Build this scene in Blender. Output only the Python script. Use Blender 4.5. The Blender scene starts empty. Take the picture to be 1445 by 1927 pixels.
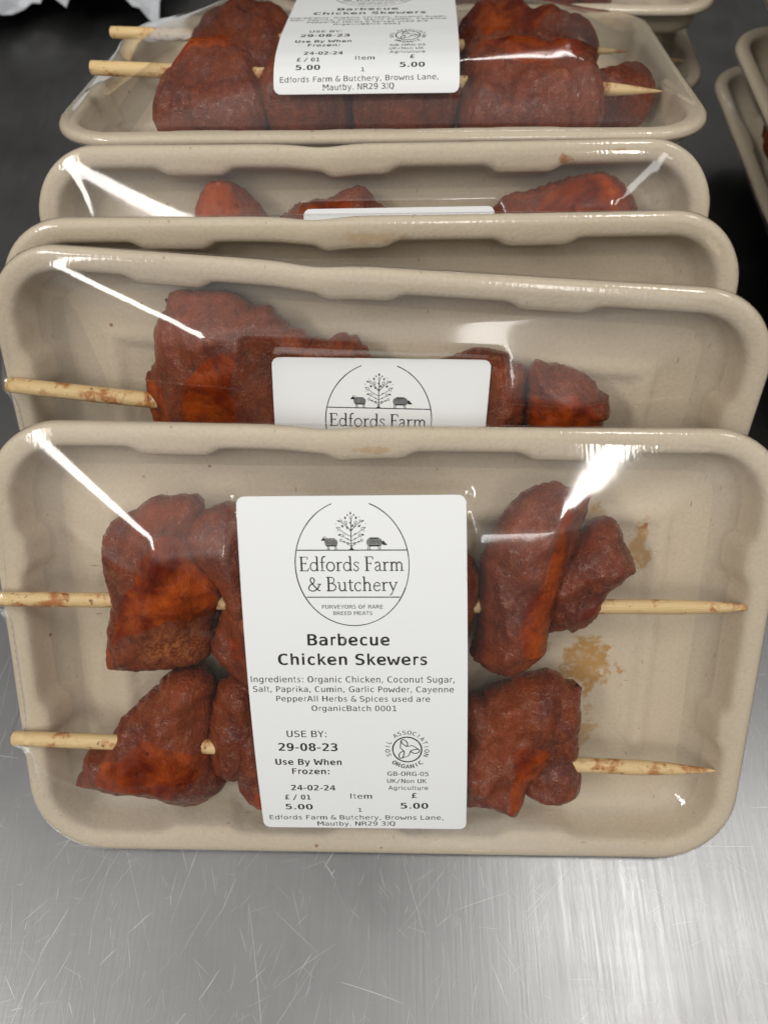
import bpy, bmesh, math, random
import numpy as np
from mathutils import Matrix, Vector, noise
from mathutils.geometry import delaunay_2d_cdt, tessellate_polygon

SC = bpy.context.scene
COL = SC.collection
random.seed(7)

# ------------------------------------------------------------------ camera
cam_d = bpy.data.cameras.new('camera')
cam = bpy.data.objects.new('camera', cam_d)
COL.objects.link(cam)
cam.location = (0, 0, 0.2752)
cam.rotation_euler = (math.radians(90 - 59.96), 0, 0)
cam_d.sensor_width = 36
cam_d.lens = 36 * 1415.9 / 1927
cam_d.clip_start, cam_d.clip_end = 0.01, 20
cam_d.dof.use_dof = True
cam_d.dof.focus_distance = 0.226
cam_d.dof.aperture_fstop = 13
SC.camera = cam

# ------------------------------------------------------------------ room light
world = bpy.data.worlds.new('World')
SC.world = world
world.use_nodes = True
nt = world.node_tree
bg = nt.nodes['Background']
tc = nt.nodes.new('ShaderNodeTexCoord')
sep = nt.nodes.new('ShaderNodeSeparateXYZ')
ramp = nt.nodes.new('ShaderNodeValToRGB')
ramp2 = nt.nodes.new('ShaderNodeValToRGB')
mul = nt.nodes.new('ShaderNodeMix')
mul.data_type, mul.blend_type = 'RGBA', 'MULTIPLY'
mul.inputs[0].default_value = 1.0
nt.links.new(tc.outputs['Generated'], sep.inputs[0])
nt.links.new(sep.outputs['Z'], ramp.inputs[0])
nt.links.new(sep.outputs['Y'], ramp2.inputs[0])
nt.links.new(ramp.outputs[0], mul.inputs[6])
nt.links.new(ramp2.outputs[0], mul.inputs[7])
var = nt.nodes.new('ShaderNodeTexNoise')        # uneven room: cupboards, doorways, people
var.inputs['Scale'].default_value = 2.2
var.inputs['Detail'].default_value = 2
vr = nt.nodes.new('ShaderNodeValToRGB')
mul2 = nt.nodes.new('ShaderNodeMix')
mul2.data_type, mul2.blend_type = 'RGBA', 'MULTIPLY'
mul2.inputs[0].default_value = 1.0
nt.links.new(tc.outputs['Generated'], var.inputs['Vector'])
nt.links.new(var.outputs['Fac'], vr.inputs[0])
nt.links.new(mul.outputs[2], mul2.inputs[6])
nt.links.new(vr.outputs[0], mul2.inputs[7])
nt.links.new(mul2.outputs[2], bg.inputs['Color'])


def stops(r, lst):      # pale ceiling above, dim room around, darker far end
    while len(r.color_ramp.elements) < len(lst):
        r.color_ramp.elements.new(.5)
    for e, (p, c) in zip(r.color_ramp.elements, lst):
        e.position, e.color = p, (c, c * .992, c * .975, 1)


stops(ramp, [(0.0, .06), (.25, .11), (.46, .48), (.68, 1.20), (1.0, .62)])
stops(ramp2, [(0.0, 1.0), (.12, .80), (.45, .22), (.85, .09)])
stops(vr, [(.36, .55), (.62, 1.45)])
bg.inputs['Strength'].default_value = 1.0


def strip_lamp(loc, sx, sy, power, col=(1, .98, .95)):
    """lamp facing straight down, for ceiling strip lights and added lamps"""
    l = bpy.data.lights.new('overhead_lamp', 'AREA')
    l.shape = 'RECTANGLE'
    l.size, l.size_y, l.energy, l.color = sx, sy, power, col
    o = bpy.data.objects.new('overhead_lamp', l)
    COL.objects.link(o)
    o.location = loc
    return o


strip_lamp((-1.25, -.75, 1.58), .28, 1.1, 19)
strip_lamp((.54, .0, 1.68), .075, .40, 3.6)
strip_lamp((1.12, .0, 1.72), .30, .60, 3.6)  # added lamp that brightens the steel at the right
strip_lamp((.45, 3.0, 2.3), .7, .10, 4)  # added far lamp, puts highlights on the top pack's film
strip_lamp((.22, -1.50, 1.46), .16, .70, 3.4)

SC.view_settings.view_transform = 'Standard'
SC.view_settings.look = 'None'
SC.view_settings.exposure = 0.0
SC.view_settings.gamma = 1
SC.view_settings.use_curve_mapping = False
SC.cycles.transparent_max_bounces = 24
SC.cycles.max_bounces = 10
SC.cycles.glossy_bounces = 4
SC.cycles.caustics_reflective = False
SC.cycles.caustics_refractive = False
SC.cycles.use_denoising = True
SC.cycles.sample_clamp_indirect = 4


# ------------------------------------------------------------------ materials
class NT:
    def __init__(s, name):
        s.m = bpy.data.materials.new(name)
        s.m.use_nodes = True
        s.t = s.m.node_tree
        s.p = s.t.nodes['Principled BSDF']
        s.out = s.t.nodes['Material Output']

    def n(s, kind, **kw):
        nd = s.t.nodes.new('ShaderNode' + kind)
        for k, v in kw.items():
            if k.startswith('i_'):
                nd.inputs[k[2:].replace('_', ' ')].default_value = v
            else:
                setattr(nd, k, v)
        return nd

    def l(s, a, b):
        s.t.links.new(a, b)

    def noise(s, vec, scale, detail=3, rough=.5, dist=0):
        nd = s.n('TexNoise', i_Scale=scale, i_Detail=detail, i_Roughness=rough, i_Distortion=dist)
        if vec is not None:
            s.l(vec, nd.inputs['Vector'])
        return nd.outputs['Fac']

    def ramp(s, fac, stops):
        nd = s.n('ValToRGB')
        cr = nd.color_ramp
        while len(cr.elements) < len(stops):
            cr.elements.new(.5)
        for e, (p, c) in zip(cr.elements, stops):
            e.position = p
            e.color = (c, c, c, 1) if isinstance(c, (int, float)) else (*c, 1)
        s.l(fac, nd.inputs[0])
        return nd.outputs[0]

    def mix(s, fac, a, b, mode='MIX'):
        nd = s.n('Mix', data_type='RGBA', blend_type=mode)
        for sock, v in ((nd.inputs[0], fac), (nd.inputs[6], a), (nd.inputs[7], b)):
            if isinstance(v, (int, float)):
                sock.default_value = v
            elif isinstance(v, tuple):
                sock.default_value = (*v, 1)
            else:
                s.l(v, sock)
        return nd.outputs[2]

    def math(s, op, a, b=0.0, clamp=False):
        nd = s.n('Math', operation=op, use_clamp=clamp)
        for sock, v in ((nd.inputs[0], a), (nd.inputs[1], b)):
            if isinstance(v, (int, float)):
                sock.default_value = v
            else:
                s.l(v, sock)
        return nd.outputs[0]

    def bump(s, h, strength, dist, normal=None):
        nd = s.n('Bump', i_Strength=strength, i_Distance=dist)
        s.l(h, nd.inputs['Height'])
        if normal is not None:
            s.l(normal, nd.inputs['Normal'])
        return nd.outputs[0]

    def attr(s, name):
        return s.n('Attribute', attribute_name=name).outputs['Fac']

    def coord(s, scale=(1, 1, 1), rot=(0, 0, 0)):
        t = s.n('TexCoord')
        mp = s.n('Mapping')
        mp.inputs['Scale'].default_value = scale
        mp.inputs['Rotation'].default_value = rot
        s.l(t.outputs['Object'], mp.inputs['Vector'])
        return mp.outputs[0]


def pulp_material(name, stains=()):
    """moulded sugar-cane pulp, with sauce stains at (u, v, radius, strength) in mm"""
    m = NT(name)
    co = m.coord()
    big = m.noise(co, 35, 3, .6)
    fine = m.noise(co, 900, 2, .6)
    c = m.mix(big, (.565, .475, .350), (.645, .548, .412))
    c = m.mix(m.math('MULTIPLY', m.ramp(fine, [(.35, 0.), (.75, 1.)]), .36), c, (.46, .37, .26))
    # stray dark fibres and bran flecks
    fv = m.coord((1, .22, 1), (0, 0, .7))
    fib = m.ramp(m.noise(fv, 900, 1, .5), [(.755, 0.), (.80, 1.)])
    fv2 = m.coord((.22, 1, 1), (0, 0, .3))
    fib2 = m.ramp(m.noise(fv2, 800, 1, .5), [(.765, 0.), (.81, 1.)])
    c = m.mix(m.math('MULTIPLY', m.math('MAXIMUM', fib, fib2), .55), c, (.20, .14, .08))
    # spice crumbs
    v = m.n('TexVoronoi', i_Scale=95, i_Randomness=1.0)
    m.l(co, v.inputs['Vector'])
    dot = m.ramp(v.outputs['Distance'], [(.045, 1.), (.075, 0.)])
    wn = m.n('SeparateColor')
    m.l(v.outputs['Color'], wn.inputs[0])
    sel = m.math('GREATER_THAN', wn.outputs[0], .86)
    c = m.mix(m.math('MULTIPLY', m.math('MULTIPLY', dot, sel), .8), c, (.25, .075, .03))
    if stains:
        xyz = m.n('SeparateXYZ')
        m.l(co, xyz.inputs[0])
        wob = m.math('MULTIPLY', m.math('SUBTRACT', m.noise(co, 150, 5, .68), .5), 3.2)
        blot = m.ramp(m.noise(co, 330, 3, .6), [(.30, .45), (.52, 1.)])
        for (u, vv, ru, rv, st, colr) in stains:
            dx = m.math('DIVIDE', m.math('SUBTRACT', xyz.outputs[0], u / 1000), ru / 1000)
            dy = m.math('DIVIDE', m.math('SUBTRACT', xyz.outputs[1], vv / 1000), rv / 1000)
            d = m.math('SQRT', m.math('ADD', m.math('MULTIPLY', dx, dx), m.math('MULTIPLY', dy, dy)))
            d = m.math('ADD', d, wob)
            k = m.math('MULTIPLY', m.ramp(d, [(.55, 1.), (.85, 0.)]), m.math('MULTIPLY', blot, st))
            c = m.mix(k, c, colr)
    m.l(c, m.p.inputs['Base Color'])
    m.p.inputs['Roughness'].default_value = .82
    m.p.inputs['Specular IOR Level'].default_value = .25
    b1 = m.bump(m.noise(co, 60, 3, .6), .25, .002)
    m.l(m.bump(fine, .34, .0004, b1), m.p.inputs['Normal'])
    return m.m


OR1, OR2 = (.44, .23, .055), (.38, .13, .03)
FRONT_STAINS = [(67, -8, 9.5, 12, .9, OR1), (68, -33, 4.5, 11, .6, OR1), (79.5, 33, 4, 11, .75, OR1), (80, 40, 1.6, 1.6, .9, OR2),
                (64, 42, 4, 5, .7, OR1), (-4, 65.5, 11, 1.3, .45, OR1), (50, -2, 8, 2.5, .7, OR1), (47, -58, 1.2, 1.2, .9, OR2)]
M_PULP = pulp_material('moulded_pulp')
M_PULP_FRONT = pulp_material('moulded_pulp_stained', FRONT_STAINS)
M_PULP_RIM = pulp_material('moulded_pulp_rim_stain', [(0, 66, 14, 2.2, .35, OR1)])
M_PULP_RIM2 = pulp_material('moulded_pulp_corner_stain', [(64, 66.5, 3.5, 2, .9, OR2), (80, 69, 8, 1.6, .5, (.45, .2, .05))])


def chicken_material():
    m = NT('spiced_chicken')
    co = m.coord()
    wet = m.attr('wet')
    powder = m.attr('powder')
    big = m.noise(co, 75, 4, .6, .6)
    mid = m.noise(co, 260, 4, .65)
    grain = m.noise(co, 1500, 2, .6)
    dry = m.mix(m.ramp(big, [(.32, 0.), (.68, 1.)]), (.098, .0135, .004), (.235, .044, .009))
    dry = m.mix(m.math('MULTIPLY', m.ramp(mid, [(.50, 0.), (.72, 1.)]), .55), dry, (.26, .068, .018))
    dry = m.mix(m.math('MULTIPLY', m.ramp(mid, [(.28, 1.), (.42, 0.)]), .55), dry, (.055, .010, .006))
    dry = m.mix(m.math('MULTIPLY', m.ramp(crevice_shade := m.noise(m.coord((1, .22, .6), (.3, 0, .9)), 330, 4, .6, .8), [(.30, 1.), (.46, 0.)]), .55), dry, (.05, .008, .004))  # crevices between the meat fibres darkened in the colour, like shade
    dry = m.mix(m.math('MULTIPLY', m.ramp(grain, [(.58, 0.), (.72, 1.)]), .36), dry, (.40, .13, .045))
    fibre = m.noise(m.coord((1, .3, 1), (0, 0, .6)), 480, 3, .7, 1.2)
    dry = m.mix(m.math('MULTIPLY', m.ramp(fibre, [(.60, 0.), (.70, 1.)]), .40), dry, (.34, .075, .02))
    dry = m.mix(m.math('MULTIPLY', m.ramp(m.noise(co, 38, 2, .5), [(.55, 0.), (.72, 1.)]), .5), dry, (.27, .055, .010))
    wc = m.mix(m.ramp(big, [(.35, 0.), (.68, 1.)]), (.125, .011, .002), (.40, .070, .006))
    wc = m.mix(m.math('MULTIPLY', m.ramp(mid, [(.30, 1.), (.45, 0.)]), .6), wc, (.05, .005, .002))
    wetn = m.math('ADD', wet, m.math('MULTIPLY', m.math('SUBTRACT', mid, .5), .7))
    wetf = m.ramp(wetn, [(.34, 0.), (.62, 1.)])
    c = m.mix(wetf, dry, wc)
    pw = m.math('MULTIPLY', powder, m.ramp(m.noise(co, 700, 4, .75), [(.47, 0.), (.54, 1.)]))
    c = m.mix(pw, c, (.40, .135, .030))
    m.l(c, m.p.inputs['Base Color'])
    r = m.ramp(m.noise(co, 520, 3, .65), [(.30, .50), (.48, .34), (.60, .10)])
    rr = m.n('Mix', data_type='FLOAT')
    m.l(wetf, rr.inputs[0]); m.l(r, rr.inputs[2]); rr.inputs[3].default_value = .38
    m.l(rr.outputs[0], m.p.inputs['Roughness'])
    sp = m.n('Mix', data_type='FLOAT')
    m.l(m.ramp(m.noise(co, 520, 3, .65), [(.50, .20), (.62, .48)]), sp.inputs[2])
    m.l(wetf, sp.inputs[0]); sp.inputs[3].default_value = .10
    m.l(sp.outputs[0], m.p.inputs['Specular IOR Level'])
    m.p.inputs['Subsurface Weight'].default_value = .5
    m.p.inputs['Subsurface Scale'].default_value = .0025
    m.p.inputs['Subsurface Radius'].default_value = (1., .35, .15)
    b1 = m.bump(mid, .55, .0014)
    grainline = m.noise(m.coord((1, .22, .6), (.3, 0, .9)), 330, 4, .6, .8)
    b1 = m.bump(grainline, .55, .0012, b1)
    dryamt = m.math('SUBTRACT', 1.0, m.math('MULTIPLY', wetf, .8))
    nd = m.n('Bump', i_Distance=.0006)
    m.l(m.math('MULTIPLY', dryamt, .45), nd.inputs['Strength'])
    m.l(grain, nd.inputs['Height'])
    m.l(b1, nd.inputs['Normal'])
    m.l(nd.outputs[0], m.p.inputs['Normal'])
    return m.m


M_CHICK = chicken_material()


def stick_material():
    m = NT('bamboo')
    co = m.coord((1, 14, 14))
    g = m.noise(co, 160, 4, .6)
    c = m.mix(g, (.62, .41, .17), (.84, .63, .33))
    co2 = m.coord()
    st = m.noise(co2, 130, 5, .7)
    c = m.mix(m.ramp(st, [(.50, 0.), (.60, .95)]), c, (.42, .15, .03))
    c = m.mix(m.ramp(m.noise(co2, 330, 4, .7), [(.62, 0.), (.68, .9)]), c, (.16, .035, .012))
    m.l(c, m.p.inputs['Base Color'])
    m.p.inputs['Roughness'].default_value = .5
    m.l(m.bump(g, .5, .0004), m.p.inputs['Normal'])
    return m.m


M_STICK = stick_material()


def film_material():
    m = NT('cling_wrap')
    co = m.coord()
    cling = m.attr('cling')
    edge = m.attr('edge')
    m.t.nodes.remove(m.p)
    tr = m.n('BsdfTransparent')
    tr.inputs[0].default_value = (.985, .985, .985, 1)
    gl = m.n('BsdfGlossy', i_Roughness=.075)
    gl.inputs['Color'].default_value = (1, 1, 1, 1)
    fr = m.n('Fresnel')
    geo = m.n('NewGeometry')        # a thin sheet reflects alike from both of its sides
    m.l(m.math('ADD', 1.5, m.math('MULTIPLY', geo.outputs['Backfacing'], 1 / 1.5 - 1.5)), fr.inputs['IOR'])
    # slack ripples of the stretched film; tight pleats where it turns over the rim
    rip = m.noise(co, 55, 2, .45, .4)
    ple = m.noise(m.coord((1, .06, .06)), 700, 2, .55)
    ple2 = m.noise(co, 420, 3, .6)
    n1 = m.bump(rip, .03, .002)
    pn = m.n('Bump', i_Distance=.0006)
    m.l(m.math('MULTIPLY', edge, .11), pn.inputs['Strength'])
    m.l(m.math('ADD', ple, m.math('MULTIPLY', ple2, .7)), pn.inputs['Height'])
    m.l(n1, pn.inputs['Normal'])
    m.l(pn.outputs[0], gl.inputs['Normal'])
    m.l(pn.outputs[0], fr.inputs['Normal'])
    fac = m.math('MULTIPLY', fr.outputs[0], 1.2, True)
    mx = m.n('MixShader')
    m.l(fac, mx.inputs[0]); m.l(tr.outputs[0], mx.inputs[1]); m.l(gl.outputs[0], mx.inputs[2])
    df = m.n('BsdfDiffuse')
    df.inputs['Color'].default_value = (.80, .79, .80, 1)
    mx2 = m.n('MixShader')
    free = m.math('SUBTRACT', 1.0, m.ramp(cling, [(.35, 0.), (.6, 1.)]))
    hz = m.math('ADD', m.math('MULTIPLY', free, .008), .0005)
    m.l(hz, mx2.inputs[0]); m.l(mx.outputs[0], mx2.inputs[1]); m.l(df.outputs[0], mx2.inputs[2])
    m.l(mx2.outputs[0], m.out.inputs['Surface'])
    return m.m


M_FILM = film_material()


def paper_material():
    m = NT('label_paper')
    m.p.inputs['Base Color'].default_value = (.83, .845, .85, 1)
    m.p.inputs['Roughness'].default_value = .42
    m.p.inputs['Specular IOR Level'].default_value = .35
    m.l(m.bump(m.noise(m.coord(), 60, 2, .5), .05, .002), m.p.inputs['Normal'])
    return m.m


def ink_material():
    m = NT('thermal_ink')
    c = m.ramp(m.noise(m.coord((1, .12, 1)), 1400, 1, .5), [(.64, .012), (.74, .25)])
    m.l(c, m.p.inputs['Base Color'])
    m.p.inputs['Roughness'].default_value = .5
    return m.m


M_PAPER, M_INK = paper_material(), ink_material()


def steel_material():
    m = NT('brushed_steel')
    co = m.coord()
    v1 = m.noise(m.coord((1, .025, 1)), 1300, 3, .6)
    v2 = m.noise(m.coord((.03, 1, 1), (0, 0, .12)), 1100, 3, .6)
    v3 = m.noise(m.coord((1, .05, 1), (0, 0, -.5)), 700, 3, .6)
    big = m.noise(co, 14, 4, .6)
    c = m.mix(big, (.22, .22, .222), (.33, .33, .332))
    s = m.math('ADD', m.math('MULTIPLY', v1, .5), m.math('ADD', m.math('MULTIPLY', v2, .12), m.math('MULTIPLY', v3, .38)))
    c = m.mix(m.ramp(s, [(.38, .40), (.60, 0.)]), c, (.30, .30, .305))
    m.l(c, m.p.inputs['Base Color'])
    m.p.inputs['Metallic'].default_value = 1
    r = m.ramp(m.math('ADD', m.math('MULTIPLY', big, .5), m.math('MULTIPLY', s, .5)), [(.35, .27), (.65, .42)])
    m.l(r, m.p.inputs['Roughness'])
    n = m.bump(v1, .035, .0005)
    n = m.bump(v2, .02, .0005, n)
    n = m.bump(v3, .06, .0005, n)
    m.l(m.bump(m.noise(co, 9, 2, .5), .12, .006, n), m.p.inputs['Normal'])
    return m.m


def plain(name, col, rough=.5, metal=0.0):
    m = NT(name)
    m.p.inputs['Base Color'].default_value = (*col, 1)
    m.p.inputs['Roughness'].default_value = rough
    m.p.inputs['Metallic'].default_value = metal
    return m.m


M_STEEL = steel_material()
M_SCR1 = plain('bright_scratch', (.56, .56, .565), .5, 1.0)
M_SCR2 = plain('dark_scratch', (.34, .34, .35), .36, 1.0)


# ------------------------------------------------------------------ helpers
def link(name, me, mat, parent=None, smooth=True):
    o = bpy.data.objects.new(name, me)
    COL.objects.link(o)
    for mm in (mat if isinstance(mat, (list, tuple)) else [mat]):
        me.materials.append(mm)
    if smooth:
        me.polygons.foreach_set('use_smooth', [True] * len(me.polygons))
    if parent is not None:
        o.parent = parent
    return o


def mesh(name, V, F):
    me = bpy.data.meshes.new(name)
    me.from_pydata([tuple(map(float, v)) for v in V], [], [tuple(int(i) for i in f) for f in F])
    me.update()
    return me


def fattr(me, name, vals):
    a = me.attributes.new(name, 'FLOAT', 'POINT')
    a.data.foreach_set('value', np.asarray(vals, dtype=np.float32))


def empty(name, M, label, cat, group=None):
    o = bpy.data.objects.new(name, None)
    COL.objects.link(o)
    o.empty_display_size = .02
    o.matrix_world = M
    o['label'], o['category'] = label, cat
    if group:
        o['group'] = group
    return o


def fbm(p, scale, octs=4, seed=0.0):
    return noise.fractal(Vector((p[0] * scale + seed, p[1] * scale - seed * .7, p[2] * scale + seed * 1.3)), 1.0, 2.0, octs)


def inside(P, poly):
    x, y = P[:, 0], P[:, 1]
    r = np.zeros(len(P), bool)
    q = np.asarray(poly, float)
    j = len(q) - 1
    for i in range(len(q)):
        xi, yi, xj, yj = *q[i], *q[j]
        if yi != yj:
            r ^= ((yi > y) != (yj > y)) & (x < (xj - xi) * (y - yi) / (yj - yi) + xi)
        j = i
    return r


def segdist(P, pts, closed=True):
    """distance of every point to a polyline, and the fraction along it"""
    q = np.asarray(pts, float)
    n = len(q)
    best = np.full(len(P), 1e9)
    frac = np.zeros(len(P))
    seg = [(i, (i + 1) % n) for i in range(n if closed else n - 1)]
    for k, (i, j) in enumerate(seg):
        a, b = q[i], q[j]
        ab = b - a
        t = np.clip(((P - a) @ ab) / max(ab @ ab, 1e-9), 0, 1)
        d = np.hypot(*(P - a - t[:, None] * ab).T)
        w = d < best
        best[w] = d[w]
        frac[w] = (k + t[w]) / len(seg)
    return best, frac


def sdist(P, poly):
    d, _ = segdist(P, poly)
    return np.where(inside(P, poly), d, -d)


def chaikin(q, n=1):
    for _ in range(n):
        o = []
        for i in range(len(q)):
            a, b = q[i], q[(i + 1) % len(q)]
            o += [(.75 * a[0] + .25 * b[0], .75 * a[1] + .25 * b[1]), (.25 * a[0] + .75 * b[0], .25 * a[1] + .75 * b[1])]
        q = o
    return q


def resample(q, step):
    o = []
    for i in range(len(q)):
        a, b = np.array(q[i]), np.array(q[(i + 1) % len(q)])
        k = max(1, int(round(np.hypot(*(b - a)) / step)))
        o += [tuple(a + (b - a) * t / k) for t in range(k)]
    return o


# ------------------------------------------------------------------ tray (millimetres, then metres)
TW, TH, TR = 115.0, 72.4, 23.5
RIBS_LONG = (-60.0, -4.5, 51.0)
RIBS_SHORT = (33.0, -24.0)


def rrect(d, step=2.0):
    """outline of the tray inset by d: points, outward normals, base position used for the ribs"""
    R = max(TR - d, 2.5)
    cx, cy = TW - d - R, TH - d - R
    nl, ns, nc = int(2 * (TW - TR) / step), int(2 * (TH - TR) / step), 14
    P, N, B = [], [], []

    def side(p0, p1, n, nrm, b0, b1):
        for k in range(n):
            t = k / n
            P.append((p0[0] + (p1[0] - p0[0]) * t, p0[1] + (p1[1] - p0[1]) * t))
            N.append(nrm)
            B.append((b0[0] + (b1[0] - b0[0]) * t, b0[1] + (b1[1] - b0[1]) * t))

    def corner(sx, sy, a0):
        for k in range(nc):
            a = math.radians(a0 + 90 * k / nc)
            c, s = math.cos(a), math.sin(a)
            P.append((sx * cx + R * c, sy * cy + R * s))
            N.append((c, s))
            B.append((sx * (TW - TR) + TR * c, sy * (TH - TR) + TR * s))
    X, Y = TW - TR, TH - TR
    side((TW - d, -cy), (TW - d, cy), ns, (1, 0), (TW, -Y), (TW, Y))
    corner(1, 1, 0)
    side((cx, TH - d), (-cx, TH - d), nl, (0, 1), (X, TH), (-X, TH))
    corner(-1, 1, 90)
    side((-(TW - d), cy), (-(TW - d), -cy), ns, (-1, 0), (-TW, Y), (-TW, -Y))
    corner(-1, -1, 180)
    side((-cx, -(TH - d)), (cx, -(TH - d)), nl, (0, -1), (-X, -TH), (X, -TH))
    corner(1, -1, 270)
    return np.array(P), np.array(N), np.array(B)


def smooth01(x):
    x = np.clip(x, 0, 1)
    return x * x * (3 - 2 * x)


def rib_amount(B, N):
    r = np.zeros(len(B))
    for c in RIBS_LONG:
        w = smooth01((13.5 - np.abs(B[:, 0] - c)) / 5.0)
        r = np.maximum(r, w * (np.abs(N[:, 1]) > .95))
    for c in RIBS_SHORT:
        w = smooth01((8.5 - np.abs(B[:, 1] - c)) / 5.0)
        r = np.maximum(r, w * (np.abs(N[:, 0]) > .95))
    return r


TRAY_PROFILE = [  # inset, height, rib weight: underside outwards, round the lip, down the inside
    (60, -17.3, 0), (30, -17.3, 0), (14.5, -17.2, .1), (11.0, -16.7, .4), (8.2, -14.8, .8), (7.0, -12, 1), (6.2, -8, 1), (5.7, -4.8, 1), (5.2, -3.0, .6),
    (4.2, -2.5, .1), (1.6, -2.7, 0), (.5, -3.1, 0), (-.1, -3.0, 0), (-.3, -2.3, 0), (0, -1.2, 0), (.6, -.45, 0), (1.5, -.05, 0), (2.7, .12, 0),
    (4.0, .02, 0), (5.2, -.25, .05), (6.1, -.65, .35), (6.7, -1.4, .85), (7.1, -2.4, 1), (7.5, -4.8, 1), (8.1, -8, 1), (8.9, -11, .9), (10.0, -13.2, .75),
    (12.0, -14.8, .4), (15.5, -15.6, .1), (20, -15.7, 0), (25.5, -15.5, 0), (27, -14.9, 0), (28.2, -14.1, 0), (30, -13.9, 0), (31.6, -14.2, 0),
    (33, -15.1, 0), (35, -15.6, 0), (40, -15.6, 0), (48, -15.5, 0), (56, -15.5, 0), (64, -15.5, 0)]


def tray_mesh():
    V, F = [], []
    n = None
    for (d, w, k) in TRAY_PROFILE:
        P, N, B = rrect(d)
        n = len(P)
        rib = rib_amount(B, N) * k * 2.1
        P = P - N * rib[:, None]
        for (x, y), (bx, by) in zip(P, B):
            wob = .35 * noise.noise(Vector((bx * .022, by * .022, 3.3))) + .10 * noise.noise(Vector((bx * .11, by * .11, w * .1)))
            yy = y
            if d < 8 and by > 60:       # hand-pressed sag of the upper lip
                yy -= 1.1 * math.exp(-((bx + 17) / 9.0) ** 2) + .5 * math.exp(-((bx - 8) / 60.0) ** 2)
            ww = w + wob * (1 if d < 14 else .5)
            V.append((x / 1000, (yy + wob * .6) / 1000, ww / 1000))
    m = len(TRAY_PROFILE)
    for r in range(m - 1):
        for i in range(n):
            j = (i + 1) % n
            F.append((r * n + i, r * n + j, (r + 1) * n + j, (r + 1) * n + i))
    F.append(tuple(range(n - 1, -1, -1)))
    F.append(tuple((m - 1) * n + i for i in range(n)))
    me = mesh('tray', V, F)
    bm = bmesh.new(); bm.from_mesh(me)
    bmesh.ops.recalc_face_normals(bm, faces=bm.faces)
    bm.to_mesh(me); bm.free()
    return me


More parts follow.
